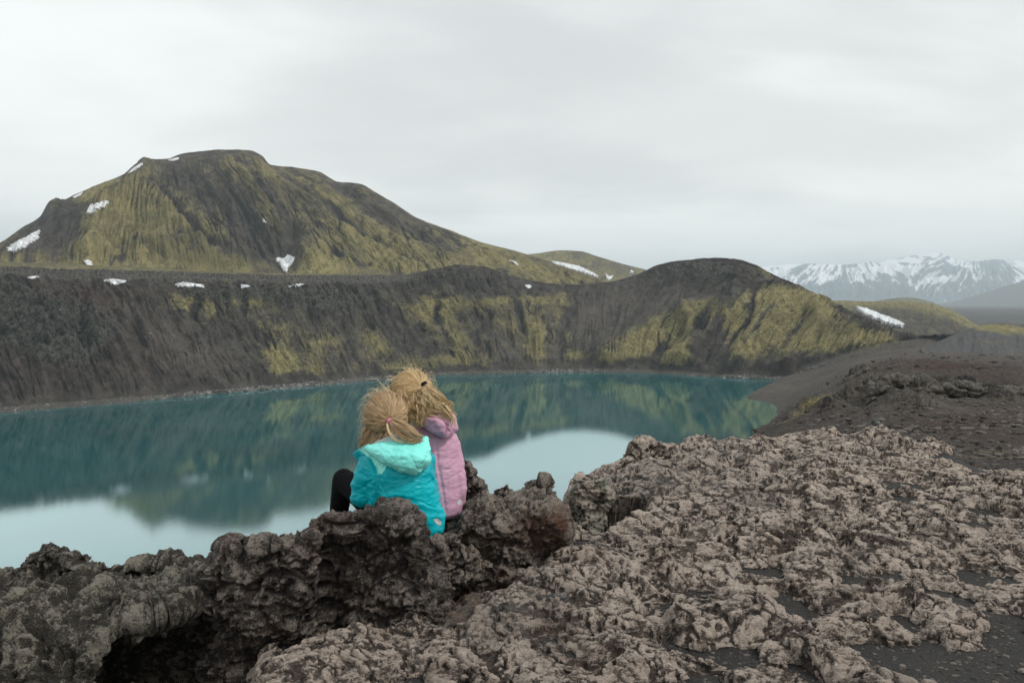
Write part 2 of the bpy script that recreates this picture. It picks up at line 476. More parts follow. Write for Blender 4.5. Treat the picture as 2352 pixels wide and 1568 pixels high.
dep = -2.6 * gl + slope_w * (gul * np.interp(ppx, [0, 1300, 1500, 1800], [4.5, 5.5, 4.5, 6.0]) + gulf * 2.0 + rough * 3.5) + craw * slope_w * crags * 9.0
# vertical band of joints under the rim on the left
joint = fbm(ppx * 0.11, ppy * 0.02, 2.2, 4, 0.6, ridged=True) * sstep(5.9, 6.1, TT) * (1 - sstep(6.95, 7.0, TT))
dep = dep + joint * 2.0 * left_w + (1 - left_w) * joint * .6
# the spurs of the mossy hill: ridges stand out towards the lake
spurs = [([(1640, 722), (1560, 735), (1480, 775), (1380, 828)], 46, 13), ([(1700, 650), (1690, 700), (1640, 760), (1610, 790), (1530, 850)], 34, 12),
         ([(1800, 655), (1780, 720), (1720, 800), (1690, 840)], 36, 12), ([(1880, 700), (1880, 760), (1830, 820), (1800, 850)], 40, 9), ([(1560, 735), (1590, 780), (1600, 840)], 26, 8),
         ([(1500, 775), (1500, 850)], 26, 5), ([(1060, 640), (1040, 700), (1000, 780)], 40, 5), ([(1250, 700), (1240, 800)], 28, 5), ([(1120, 700), (1130, 800), (1190, 850)], 34, 4)]
spur_m = np.zeros(ppx.shape)
wx = 14 * fbm(ppx * .015, ppy * .015, 9.1, 3); wy = 10 * fbm(ppx * .015, ppy * .015, 19.1, 3)
for pts, wid, hh in spurs:
    d, par = poly_dist(ppx + wx, ppy + wy, pts)
    pr = np.clip(1 - d / wid, 0, 1)
    pr = pr * pr * (3 - 2 * pr)
    dep = dep + pr * hh * sstep(2.0, 2.8, TT) * (1 - sstep(4.4, 6.0, TT))
    if hh > 6: spur_m = np.maximum(spur_m, pr)
clefts = [([(1705, 640), (1690, 700), (1650, 760), (1600, 835)], 11, 6), ([(1790, 690), (1745, 770), (1700, 835)], 10, 5), ([(1625, 755), (1592, 795), (1612, 850)], 16, 7), ([(1865, 715), (1800, 800)], 8, 4), ([(1530, 790), (1500, 845)], 9, 4),
          ([(1740, 660), (1720, 730), (1670, 800)], 6, 3), ([(1930, 730), (1880, 790)], 7, 3), ([(190, 690), (180, 760), (205, 830)], 12, 6), ([(80, 700), (60, 790)], 12, 6), ([(300, 720), (330, 800)], 10, 5), ([(560, 680), (555, 740), (610, 800)], 9, 4),
          ([(700, 680), (725, 760)], 9, 4), ([(860, 690), (880, 750)], 8, 4), ([(1180, 690), (1205, 770)], 9, 4), ([(1330, 690), (1290, 760), (1280, 830)], 9, 4), ([(1010, 690), (1000, 740), (1030, 800)], 7, 4), ([(450, 690), (440, 740)], 8, 4), ([(1120, 720), (1130, 790)], 7, 3)]
cm = np.zeros(ppx.shape)
for pts, wid, hh in clefts:
    d, par = poly_dist(ppx + wx, ppy + wy, pts)
    pr = np.exp(-(d / wid) ** 2) * np.sin(np.pi * np.clip(par, .03, .97)) ** .4 * slope_w
    dep = dep - pr * hh; cm = np.maximum(cm, pr)
X = AA * YY; Y = YY.copy(); Z = ZZ.copy()
Y = Y - dep * 0.75; X = X - AA * dep * 0.75; Z = Z + dep * 0.55
Z = Z + (1 - slope_w) * 0.25 * rough
rimw = sstep(6.0, 7.0, TT) * (1 - sstep(7.6, 9, TT))
Z = Z + rimw * (0.9 * fbm(ppx * .03, 0, 4.4, 5, .6) + 0.5 * crags * (1 - left_w))
px, py = proj(X, Y, Z)
moss_bl = [(50, 690, 80, 14, 0, .5), (90, 720, 60, 30, 20, .5), (260, 720, 60, 16, 0, .5), (460, 690, 60, 30, 0, .7), (590, 690, 70, 26, 0, .6), (620, 800, 26, 60, -20, .8), (620, 840, 30, 26, 0, .8), (700, 850, 60, 16, 10, .9), (660, 780, 60, 40, 30, .5),
           (860, 790, 30, 30, 0, .8), (890, 850, 90, 12, 0, .9), (980, 835, 80, 18, 0, .95), (1060, 830, 40, 20, 20, .8), (1030, 720, 40, 40, 30, .9), (1090, 700, 70, 18, 0, .8), (1000, 720, 30, 14, 0, .6), (960, 710, 24, 14, 0, .6),
           (1050, 780, 60, 30, 40, .5), (1200, 740, 60, 40, 0, .5), (1230, 790, 30, 60, 0, .7), (1290, 750, 30, 60, 0, .55), (1320, 820, 30, 18, 0, .8), (1370, 690, 80, 14, 0, .4), (1540, 745, 80, 30, -20, .8), (1450, 800, 80, 24, -25, .9),
           (1560, 800, 70, 50, 0, .6), (1720, 680, 90, 60, 0, .6), (1700, 760, 60, 80, 20, .6), (1800, 760, 120, 80, 0, .75), (1900, 760, 100, 60, 20, .9), (1980, 765, 90, 22, 20, .8), (1840, 690, 60, 30, 20, .7),
           (640, 640, 300, 5, 0, .5), (740, 790, 40, 30, 0, .4), (1180, 690, 60, 12, 0, .6), (1250, 690, 50, 12, 0, .6), (1760, 615, 30, 16, 30, .6)]
moss = blobs(px + 34 * fbm(px * .012, py * .02, 71, 4) - .35 * (py - 780) * (1 - sstep(1080, 1280, px)), py + 22 * fbm(px * .015, py * .015, 81, 4), moss_bl) * 1.0
moss = moss + 0.45 * spur_m * sstep(1360, 1420, px) * sstep(640, 690, py)
moss = moss + .16 * sstep(380, 520, px) * sstep(1900, 1700, px) * sstep(650, 700, py)
moss = moss * (0.70 + 0.35 * gulf + 0.9 * fbm(px * .02, py * .02, 7, 5, .6)) + 0.10 * fbm(fl * .05, ppy * .01, 2.7, 5)
moss = moss - 0.75 * blobs(px, py, [(1440, 700, 130, 50, -10, 1), (1600, 640, 160, 36, 0, .9), (250, 830, 230, 70, 0, 1), (1610, 770, 18, 60, 25, .7), (1720, 700, 14, 50, 20, .7), (1660, 800, 24, 50, 15, .7)])
moss = moss * sstep(838, 800, py - 60 * sstep(1300, 900, px) * 0 - np.interp(px, [0, 700, 1000, 1300, 1700, 1850], [60, 40, 22, 14, 14, -10]))
moss = moss - .8 * gl - .85 * cm
moss = np.where(TT > 7.05, 0.55 + .25 * fbm(px * .02, Y * .02, 1, 4), moss)
crag = craw * slope_w * (0.55 + 0.5 * crags) + .55 * (TT > .9) * (TT < 2.08) + (TT > 5.95) * (TT < 7.0) * left_w * 0.85  # crag ridges coloured paler than recesses, painting in relief contrast
tone = np.clip(blobs(px, py, [(1450, 710, 120, 60, -10, .8), (1580, 690, 80, 30, 0, .5), (420, 790, 160, 60, 20, .8), (760, 830, 90, 30, 0, .5), (1150, 800, 160, 40, 0, .5), (250, 720, 120, 40, 0, .5), (700, 740, 200, 50, 10, .4), (1350, 740, 60, 80, 0, .5)]) * (.8 + .9 * fbm(px * .02, py * .02, 40, 4)), 0, 1) + .5 * (TT < 2.1)
red = blobs(px, py, [(180, 680, 160, 26, 0, .8), (330, 800, 180, 80, 20, .45), (100, 850, 150, 60, 0, .35)])
speck = blobs(px, py, [(340, 770, 160, 70, 10, 1), (620, 780, 160, 70, 10, .7), (500, 700, 200, 30, 0, .5), (900, 820, 200, 50, 0, .5)])
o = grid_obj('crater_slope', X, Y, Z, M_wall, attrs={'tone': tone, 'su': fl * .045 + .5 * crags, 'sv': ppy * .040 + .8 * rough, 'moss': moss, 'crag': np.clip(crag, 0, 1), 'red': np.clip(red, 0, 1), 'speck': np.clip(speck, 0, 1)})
tag(o, 'dark scree crater wall with moss streaks rising from the far shore to a mossy hill', 'crater wall', kind='structure')
wallXYZ = (X, Y, Z, px, py, TT)
for i, (lab, poly) in enumerate([
    ('largest pale snow strip below the cliff band on the left, long and flat', [(236, 644), (262, 641), (292, 646), (286, 652), (262, 655), (240, 650)]),
    ('thin long snow strip under the cliff band above the crater wall', [(402, 654), (420, 649), (450, 652), (474, 656), (468, 661), (430, 659), (408, 659)]),
    ('small snow patch under the rim cliff between two longer strips', [(547, 657), (562, 655), (578, 658), (568, 664), (554, 663)]),
    ('short snow strip under the rim cliff nearest to the two seated girls', [(660, 658), (680, 654), (700, 652), (698, 657), (680, 661), (664, 661)]),
    ('tiny snow patch near the left end of the rim cliff', [(66, 636), (86, 635), (88, 640), (70, 642)]),
    ('tiny snow patch tucked beneath the rim where the crater wall dips', [(1204, 655), (1216, 654), (1224, 661), (1212, 664)])]):
    so = snow_from(lab, X, Y, Z, poly, 3.1 * i + 1, lift=0.5, rough=2.5)

# ------------------------------------------------------------------ the mountain behind
a = np.linspace(ar(-900, HORIZON), ar(1560, HORIZON), 1500)
apx = a * FF + FW / 2
sk = [(-900, 690), (-500, 660), (-200, 610), (0, 556), (50, 522), (92, 496), (108, 470), (120, 459), (147, 457), (172, 445), (230, 420), (288, 397), (332, 366), (385, 362),
      (420, 350), (470, 344), (512, 341), (572, 343), (600, 354), (622, 376), (680, 383), (732, 392), (775, 415), (826, 420), (862, 440), (905, 465), (960, 500), (1030, 526),
      (1100, 553), (1200, 580), (1290, 611), (1350, 634), (1400, 655), (1560, 700)]
sk_d = lambda p: np.interp(p, [-900, 0, 300, 500, 800, 1100, 1400, 1560], [800, 800, 840, 850, 860, 850, 820, 800])
top = line([(p[0], p[1] , sk_d(p[0])) for p in sk], a)
bs_d = np.interp(apx, [-900, 0, 600, 1000, 1400, 1560], [560, 560, 580, 640, 700, 740])
bs = (bs_d, CAM_H + np.interp(apx, [-900, 0, 640, 1000, 1250, 1400, 1560], [zr(660), zr(612), zr(640), zr(642), zr(662), zr(668), zr(705)]) * bs_d)
def fr(t_, b_): return (bs[0] + (top[0] - bs[0]) * t_, bs[1] + (top[1] - bs[1]) * (t_ + b_))
und = (bs_d - 30, bs[1] - 12)
YY, ZZ, TT = loft_lines(a, [und, bs, fr(.3, -.10), fr(.62, -.07), fr(.9, -.005), top, (top[0] + 60, top[1] - 12), (top[0] + 260, top[1] - 120)], [6, 110, 150, 130, 40, 12, 10])
YY = blur_rows(YY, 10); 
_top_row = ZZ.copy(); ZZ = blur_rows(ZZ, 10)
ZZ = np.where(np.abs(TT - 5) < 0.35, _top_row, ZZ)
AA = np.broadcast_to(a, YY.shape)
ppx, ppy = proj(AA * YY, YY, ZZ)
# fall lines fan out from the summit
warp = fbm(ppx * .004, ppy * .006, 4.1, 3)
th = np.arctan2(ppx - 345 - 50 * warp, np.maximum(ppy - 110, 8))
rr = np.hypot(ppx - 345, (ppy - 110))
ln_ = perlin(th * 26 + 1.2 * fbm(ppx * .012, ppy * .012, 6.1, 4), rr * .006, 3.7)
ln2 = perlin(th * 60 + 1.5 * fbm(ppx * .02, ppy * .02, 7.1, 3), rr * .010, 8.7)
gl = np.clip(np.exp(-(ln_ / .08) ** 2) * sstep(-.2, .2, fbm(ppx * .008, ppy * .012, 12.1, 3)) + .8 * np.exp(-(ln2 / .10) ** 2) * sstep(0, .3, fbm(ppx * .01, ppy * .015, 15.1, 3)), 0, 1)
g1 = fbm(th * 7.0 + 30, rr * .003, 1.1, 3, .5, ridged=True)
g2 = fbm(th * 22 + warp * 1.5, rr * .005, 2.1, 4, .6, ridged=True)
g3 = fbm(th * 55 + warp * 3, rr * .008, 5.1, 3, .6, ridged=True)
rough = fbm(AA * YY * .03, YY * .03, ZZ * .04, 6, .58)
sw = sstep(1.0, 1.7, TT) * (1 - sstep(4.55, 5.0, TT))
skw = 1 - sstep(3.0, 4.7, TT) * .975
dep = sw * skw * (8 * g1 + 7.5 * g2 + 3.0 * g3 + 8.0 * rough - 4.5 * gl)
for pts, wid, hh in [([(335, 368), (300, 430), (235, 510), (190, 600)], 60, 26), ([(335, 368), (330, 440), (420, 540), (560, 600)], 70, 10), ([(115, 462), (150, 520), (60, 600)], 60, 12),
                     ([(700, 545), (690, 590), (740, 640)], 40, 12), ([(560, 350), (620, 450), (640, 540)], 50, 9), ([(300, 560), (450, 600), (560, 622)], 40, 8), ([(830, 425), (1000, 560), (1150, 620)], 50, 8)]:
    d, par = poly_dist(ppx + 20 * warp, ppy + 12 * rough, pts)
    pr = np.clip(1 - d / wid, 0, 1); pr = pr * pr * (3 - 2 * pr)
    dep = dep + pr * hh * sstep(0.9, 1.5, TT) * skw
# dark corrie with the heart shaped snow field, and the ravine at the left
for cx, cy, rx, ry, an, dd in [(650, 570, 46, 46, 10, 14), (270, 430, 26, 70, 25, 9), (120, 540, 60, 40, -35, 12), (560, 450, 30, 110, -15, 6), (270, 590, 40, 26, 0, 7)]:
    dep = dep - dd * blobs(ppx, ppy, [(cx, cy, rx, ry, an, 1)]) * sw * skw
cm = np.zeros(ppx.shape)
for pts, wid, hh in [([(420, 400), (505, 470), (560, 560), (640, 622)], 9, 6), ([(480, 380), (560, 480), (600, 600)], 8, 5), ([(360, 440), (430, 540), (540, 620)], 7, 5), ([(700, 450), (840, 540), (980, 622)], 7, 5), ([(770, 430), (900, 520), (1080, 612)], 7, 5),
                     ([(560, 380), (620, 470), (680, 560)], 9, 6), ([(400, 500), (470, 570), (560, 615)], 6, 4), ([(640, 400), (760, 480), (860, 560)], 7, 4), ([(330, 380), (290, 440), (262, 460)], 9, 6), ([(860, 460), (1000, 545), (1150, 612)], 6, 4), ([(720, 560), (800, 600), (850, 625)], 6, 4),
                     ([(300, 560), (340, 590), (420, 615)], 6, 3), ([(920, 490), (1080, 565), (1220, 622)], 5, 3), ([(520, 420), (585, 520), (620, 570)], 5, 4), ([(440, 440), (500, 530), (560, 590)], 5, 4)]:
    d, par = poly_dist(ppx + 16 * warp + 6 * rough, ppy + 12 * rough, pts)
    pr = np.exp(-(d / wid) ** 2) * np.sin(np.pi * np.clip(par, .03, .97)) ** .4 * sw
    dep = dep - pr * hh * 1.3 * skw; cm = np.maximum(cm, pr)
X = AA * YY - AA * dep * .7; Y = YY - dep * .7; Z = ZZ + dep * .55
Z = Z + (1 - sstep(0, .45, np.abs(TT - 5))) * .7 * fbm(ppx * .05, TT * .1, 6.6, 4, .6)
px, py = proj(X, Y, Z)
mb = [(290, 440, 50, 80, 30, .8), (230, 520, 60, 70, 20, .9), (330, 530, 90, 60, 30, .8), (250, 590, 60, 24, 0, .4), (420, 600, 130, 30, 5, .9), (560, 610, 110, 18, 5, .9), (150, 610, 100, 12, 0, .8),
      (240, 420, 60, 20, -25, .6), (190, 455, 40, 12, -20, .6), (400, 490, 60, 50, 45, .5), (590, 420, 26, 60, -25, .6), (520, 380, 50, 24, 0, .35), (740, 590, 50, 40, 40, .95), (850, 560, 100, 30, 25, .75), (960, 590, 120, 26, 25, .6), (820, 500, 120, 26, 28, .35),
      (880, 610, 90, 16, 5, .9), (1080, 600, 100, 20, 18, .6), (1180, 600, 120, 18, 18, .8), (1080, 550, 120, 14, 20, .7), (1250, 630, 110, 14, 15, .8), (60, 590, 60, 16, -20, .6), (-150, 620, 120, 30, 0, .6),
      (620, 500, 20, 60, -15, .35), (262, 480, 50, 110, 22, .5), (330, 590, 130, 26, 5, .4), (760, 450, 80, 20, 20, .3), (640, 400, 60, 20, 10, .4), (700, 640, 100, 14, 0, .7), (480, 540, 50, 30, 30, .35)]
moss = blobs(px, py, mb)
moss = moss * (0.75 + .6 * fbm(px * .02, py * .02, 2, 5, .6)) + 0.22 * g2 + 0.15 * g3 + .24 - .6 * gl - .7 * cm + .25 * fbm(th * 30, rr * .012, 9.3, 4, .6)
moss = moss - .75 * blobs(px, py, [(280, 400, 26, 60, 30, 1), (110, 530, 90, 40, -35, 1), (165, 500, 40, 70, 25, .7), (650, 575, 44, 44, 0, 1.2), (275, 590, 44, 26, 0, .9), (430, 420, 90, 40, 30, .5), (560, 470, 40, 90, -15, .5), (600, 560, 40, 50, 0, .5), (850, 470, 200, 26, 28, .3), (450, 352, 160, 14, 0, .4)])
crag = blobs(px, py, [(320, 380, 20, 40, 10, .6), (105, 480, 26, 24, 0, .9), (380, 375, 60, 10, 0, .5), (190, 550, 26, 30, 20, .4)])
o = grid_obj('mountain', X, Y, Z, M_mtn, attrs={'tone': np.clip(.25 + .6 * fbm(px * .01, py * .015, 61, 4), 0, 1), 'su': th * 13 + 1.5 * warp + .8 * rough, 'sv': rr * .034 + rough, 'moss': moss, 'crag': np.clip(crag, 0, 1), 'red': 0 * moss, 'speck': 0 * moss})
tag(o, 'broad olive green mountain with fanning gullies behind the crater wall', 'mountain', kind='structure')
for i, (lab, poly, rg, lf) in enumerate([
    ('large slanting snow patch low on the left flank of the green mountain', [(22, 578), (34, 560), (60, 548), (80, 534), (92, 530), (88, 546), (74, 560), (50, 572), (34, 582)], 5, 2.5),
    ('broken snow patch in the ravine left of the mossy mountain ridge', [(202, 492), (208, 476), (222, 470), (246, 463), (250, 470), (236, 480), (222, 482), (214, 494)], 8, 2.5),
    ('small rounded snow patch at the mountain foot above the left rim', [(190, 600), (200, 597), (214, 602), (216, 612), (200, 612)], 3, 1.5),
    ('heart shaped snow patch in the dark corrie at the mountain foot', [(640, 594), (652, 598), (660, 588), (676, 592), (672, 606), (664, 616), (662, 629), (652, 626), (642, 612)], 6, 2.5),
    ('thin snow strip on the mountain skyline left of the summit crag', [(290, 402), (304, 388), (324, 375), (333, 374), (320, 385), (302, 397)], 1.0, 1.2),
    ('thin level snow strip on the skyline just below the summit', [(384, 368), (400, 364), (412, 362), (410, 367), (396, 371)], 1.0, 1.0),
    ('short snow streak on the skyline above the left shoulder', [(166, 454), (180, 446), (192, 441), (186, 448), (172, 456)], 1.0, 1.2),
    ('tiny snow dot on the bare slope right of the summit', [(603, 504), (609, 506), (612, 515), (606, 512)], 1.5, 2.0),
    ('faint snow streak near the tail of the mountain', [(1168, 597), (1184, 603), (1192, 612), (1178, 606)], 1.5, 2.0)]):
    snow_from(lab, X, Y, Z, poly, 2.3 * i + 20, lift=lf * .5, rough=rg)

# ------------------------------------------------------------------ further hills
def far_hill(name, label, sky_pts, d_top, base_pts, d_base, moss_fn, n=600, rows=(60, 60, 8), amp=4.0, mat=None, seed=0, prof=-.06, fs=.02, cat='hill', kindn='structure'):
    p0, p1 = sky_pts[0][0], sky_pts[-1][0]
    a = np.linspace(ar(p0, HORIZON), ar(p1, HORIZON), n)
    dt = (lambda p: np.interp(p, [q[0] for q in d_top], [q[1] for q in d_top])) if hasattr(d_top, '__len__') else (lambda p: d_top)
    db = (lambda p: np.interp(p, [q[0] for q in d_base], [q[1] for q in d_base])) if hasattr(d_base, '__len__') else (lambda p: d_base)
    top = line([(p[0], p[1], dt(p[0])) for p in sky_pts], a); bs = line([(p[0], p[1], db(p[0])) for p in base_pts], a)
    md = (bs[0] * .5 + top[0] * .5, bs[1] + (top[1] - bs[1]) * (.5 + prof))
    YY, ZZ, TT = loft_lines(a, [bs, md, top, (top[0] * 1.15, top[1] - (top[1] - bs[1]) * .8 - 5)], rows)
    AA = np.broadcast_to(a, YY.shape)
    ppx, ppy = proj(AA * YY, YY, ZZ)
    n1 = fbm(ppx * fs + seed, ppy * fs * .6, seed, 5, .55, ridged=True)
    w = sstep(0, .3, TT) * (1 - sstep(1.2, 1.95, TT) * .95)
    dep = n1 * amp * w
    X = AA * (YY - dep); Y = YY - dep; Z = ZZ + dep * .5
    px, py = proj(X, Y, Z)
    m = moss_fn(px, py, n1)
    at = {'tone': 0 * m + .2, 'su': ppx * .06, 'sv': ppy * .05, 'moss': m, 'crag': 0 * m, 'red': 0 * m, 'speck': 0 * m}
    o = grid_obj(name, X, Y, Z, mat or M_mtn, attrs=at)
    tag(o, label, cat, kind=kindn)
    return X, Y, Z
g = far_hill('hill', 'low olive hill behind the tail of the big mountain', [(1080, 640), (1160, 605), (1200, 586), (1235, 582), (1290, 575), (1332, 577), (1370, 588), (1430, 606), (1490, 621), (1560, 640), (1640, 660)], 1500,
             [(1080, 690), (1640, 690)], 1150, lambda px, py, n: .42 + .3 * n + .4 * fbm(px * .02, py * .04, 2, 4), amp=10, seed=3, prof=.02)
snow_from('long narrow snow band curving down the low olive hill', *g, [(1262, 602), (1290, 606), (1330, 614), (1360, 628), (1378, 640), (1350, 632), (1310, 620), (1275, 610)], 41, lift=3, rough=1.5)
snow_from('small fan shaped snow patch right of the curving snow band', *g, [(1390, 630), (1398, 638), (1412, 634), (1414, 626), (1404, 645), (1392, 642)], 43, lift=3, rough=3)
snow_from('speck of snow at the right end of the low olive hill', *g, [(1446, 628), (1450, 622), (1456, 630)], 47, lift=3, rough=1)
mp = [(1120, 585), (1500, 640), (1580, 618), (1700, 618), (1760, 612), (1850, 606), (1900, 607), (1940, 608), (1990, 603), (2050, 597), (2090, 589), (2130, 582), (2160, 583), (2200, 597), (2240, 600), (2280, 596), (2352, 600), (2450, 590), (2700, 600), (2900, 590)][1:]
M_far, t = mk_mat('snowy_rock')
co = t.node('ShaderNodeTexCoord').outputs['Object']
nn = t.noise(co, 0.003, 8, 0.62, 0.3)
sn = t.math('ADD', t.attr('moss'), t.math('MULTIPLY', t.math('SUBTRACT', nn, 0.5), 0.7))
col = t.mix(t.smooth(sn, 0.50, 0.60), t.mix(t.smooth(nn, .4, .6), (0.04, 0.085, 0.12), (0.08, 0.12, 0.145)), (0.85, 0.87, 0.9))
finish(M_far, t, col, 0.9)
far_hill('mountain', 'distant blue mountain range streaked with snow gullies', mp, 9800, [(1500, 698), (2000, 696), (2900, 698)], 7800,
         lambda px, py, n: .10 + .60 * fbm((px + (py - 650) * 1.1 * np.sin(px * .021)) * .055, py * .018, 5, 4, .6, ridged=True) + .45 * fbm(px * .012, py * .02, 77, 3) + np.interp(py, [585, 610, 640, 690], [.16, .10, 0.07, -.14]), n=900, rows=(90, 90, 8), amp=200, mat=M_far, seed=9, prof=-.03, fs=.03, cat='mountain range')
M_slate = land_mat('far_slope', rock=((0.066, 0.068, 0.072), (0.100, 0.098, 0.096)), sc=.3)
far_hill('slope', 'dark smooth mountainside rising at the right edge behind the plain', [(2090, 712), (2140, 700), (2190, 692), (2250, 676), (2300, 660), (2352, 645), (2500, 600), (2900, 520)], 5600,
         [(2090, 716), (2200, 726), (2900, 732)], 4400, lambda px, py, n: .05 + 0 * px, amp=26, mat=M_slate, seed=4, fs=.012, cat='slope')
far_hill('hill', 'small rounded mossy knoll far out below the snowy range', [(1960, 705), (2020, 690), (2080, 683), (2130, 690), (2180, 712)], 2400, [(1960, 712), (2180, 716)], 2000, lambda px, py, n: .5 + 0 * px, n=120, rows=(20, 20, 4), amp=4, seed=6)
g = far_hill('hill', 'long low hill with a mossy crest and snow bank behind the crater hill', [(1850, 690), (1930, 690), (2000, 692), (2080, 692), (2130, 697), (2175, 708), (2215, 728), (2250, 748), (2300, 760)], [(1850, 950), (2300, 900)],
         [(1850, 790), (2100, 770), (2300, 764)], [(1850, 620), (2300, 760)], lambda px, py, n: np.interp(py - np.interp(px, [1900, 2080, 2175, 2250], [690, 692, 710, 748]), [0, 12, 26, 60], [.85, .7, .15, .1]) + .2 * n, amp=7, seed=8, fs=.015, prof=.1)
snow_from('slanting snow bank on the low hill right of the crater hill', *g, [(1962, 708), (1990, 714), (2020, 726), (2060, 742), (2078, 752), (2050, 752), (2020, 740), (1985, 724)], 51, lift=3, rough=3)
far_hill('mound', 'dark gravel mound with a little moss at the right edge', [(2120, 800), (2160, 782), (2200, 765), (2250, 749), (2300, 742), (2352, 745), (2450, 735), (2700, 760)], 420,
         [(2120, 822), (2352, 836), (2700, 850)], 330, lambda px, py, n: .85 * blobs(px, py, [(2310, 758, 60, 12, 5, 1), (2270, 750, 40, 6, 0, .6)]) + .1 * n, amp=5, seed=12, fs=.01, mat=M_slate, cat='mound')
# the plain
a = np.linspace(ar(1780, HORIZON), ar(3000, HORIZON), 300)
YY, ZZ, TT = loft_lines(a, [(0 * a + 520, 0 * a + 4), (0 * a + 900, 0 * a + 16), (0 * a + 2000, 0 * a + 18), (0 * a + 12000, 0 * a + 0)], [60, 60, 30])
AA = np.broadcast_to(a, YY.shape)
ZZ = ZZ + 3 * fbm(AA * YY * .008, YY * .01, 0, 4)
mo = .35 * fbm(AA * YY * .004, YY * .012, 1, 4) + .1
o = grid_obj('plain', AA * YY, YY, ZZ, M_slate, attrs={'moss': mo, 'crag': 0 * mo, 'red': 0 * mo, 'speck': 0 * mo})
tag(o, 'flat dark gravel plain beyond the crater', 'plain', kind='structure')
# base sheet below everything, out to the horizon
n = 60
gx, gy = np.meshgrid(np.linspace(-20000, 20000, n), np.linspace(-2000, 24000, n))
o = grid_obj('ground', gx, gy, 0 * gx - 30, M_slate, attrs={k: 0 * gx for k in ('moss', 'crag', 'red', 'speck')})
tag(o, 'dark volcanic ground under the whole landscape', 'ground', kind='structure')

# ------------------------------------------------------------------ gravel rim at the right: saddle, spit and near ridge
M_grav = land_mat('black_gravel', rock=((0.050, 0.044, 0.041), (0.130, 0.114, 0.103)), sc=4, red=1.0, bumpd=.35, strata=True)
a = np.concatenate([np.linspace(ar(1560, HORIZON), ar(2700, HORIZON), 860), np.linspace(ar(2705, HORIZON), ar(5000, HORIZON), 140)])
Lb = [line([(1560, 'z', -9, 500), (1780, 'z', -2, 480), (1810, 'z', 1.0, 472), (1850, 'z', 3.5, 470), (1900, 838, 470), (2000, 806, 480), (2130, 786, 500), (2250, 802, 480), (2400, 806, 440), (3000, 820, 420)], a),
      line([(1560, 'z', -9, 372), (1700, 'z', -3.0, 370), (1722, 'z', 0.0, 368), (1800, 890, 380), (1900, 852, 380), (2000, 828, 380), (2100, 808, 380), (2352, 816, 340), (3000, 830, 300)], a),
      line([(1560, 'z', -9, 335), (1765, 'z', -3, 330), (1790, 'z', 0.3, 328), (1850, 905, 320), (1950, 855, 310), (2050, 826, 290), (2200, 818, 260), (2352, 828, 230), (3000, 840, 200)], a),
      line([(1560, 'z', -9, 290), (1800, 'z', 0, 280), (1900, 900, 250), (2000, 855, 220), (2100, 836, 200), (2352, 842, 160), (3000, 860, 140)], a),
      line([(1560, 'z', -9, 180), (1741, 'z', 12, 150), (1826, 'z', 19, 150), (1926, 'z', 24, 160), (2001, 846, 160), (2101, 833, 150), (2352, 850, 120), (3000, 880, 100)], a)]
Lc = [line([(1560, 1400, 66), (1700, 1060, 70), (1741, 986, 74), (1826, 937, 88), (1926, 888, 104), (1960, 860, 112), (2001, 841, 118), (2101, 828, 112), (2200, 834, 104), (2352, 849, 92), (3000, 900, 80)], a),
      line([(1560, 1500, 52), (1741, 1040, 56), (1850, 965, 66), (1926, 925, 78), (1980, 895, 86), (2020, 872, 90), (2100, 862, 90), (2200, 868, 86), (2352, 892, 76), (3000, 940, 62)], a),
      line([(1560, 1230, 48), (1741, 1060, 50), (1850, 1000, 56), (1926, 960, 66), (1980, 945, 72), (2020, 925, 76), (2100, 918, 76), (2200, 925, 72), (2352, 935, 66), (3000, 960, 54)], a),
      line([(1560, 1300, 34), (1741, 1120, 34), (1900, 1010, 34), (2000, 975, 38), (2150, 955, 44), (2352, 952, 42), (3000, 985, 36)], a),
      line([(1560, 1340, 20), (1741, 1180, 20), (1900, 1030, 20), (2000, 992, 20), (2150, 975, 20), (2352, 968, 20), (3000, 1000, 20)], a),
      line([(1560, 1440, 9), (1741, 1190, 9), (1900, 1060, 9), (2000, 1030, 9), (2150, 1022, 9), (2352, 1018, 9), (3000, 1050, 9)], a),
      line([(1560, 'z', 42, 4.6), (1900, 'z', 42.5, 4.6), (2000, 'z', 43.80, 4.6), (2352, 'z', 43.86, 4.6), (3000, 'z', 43.9, 4.6)], a)]
YY, ZZ, TT = loft_lines(a, Lb + Lc, [40, 40, 40, 40, 40, 120, 90, 70, 60, 80, 60])
AA = np.broadcast_to(a, YY.shape)
XX = AA * YY
ppx, ppy = proj(XX, YY, ZZ)
r1 = fbm(XX * .12, YY * .12, 0, 6, .55); r2 = fbm(XX * .03, YY * .03, 4, 4, .5)
scr = fbm(XX * .35, YY * .2, ZZ * .5, 5, .62, ridged=True)
dist_w = np.clip(YY / 60, .25, 2.2)
ZZ = ZZ + .34 * r1 * np.clip(YY / 40, .15, 2) + .9 * r2 * sstep(60, 160, YY)
fine_ = fbm(XX * 1.1, YY * .8, 0, 6, .62, ridged=True)
ZZ = ZZ + fine_ * .16 * np.clip(YY / 40, .2, 2.2)
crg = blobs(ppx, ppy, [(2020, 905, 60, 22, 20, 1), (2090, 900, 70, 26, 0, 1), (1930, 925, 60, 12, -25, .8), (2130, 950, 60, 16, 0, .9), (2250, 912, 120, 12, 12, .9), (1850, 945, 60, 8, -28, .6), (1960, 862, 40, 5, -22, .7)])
crg2 = np.clip(crg + .22 * sstep(-.1, .3, fbm(XX * .15, YY * .08, 9, 4)) * (YY < 130), 0, 1)
kk = np.clip(YY / 62, .10, 1.2)
ZZ = ZZ + crg2 * scr * 1.6 * kk + .35 * kk * crg2 * fbm(XX / kk * .9, YY / kk * .7, 3, 5, .65)
YY2 = YY - crg2 * scr * 0.8 * kk
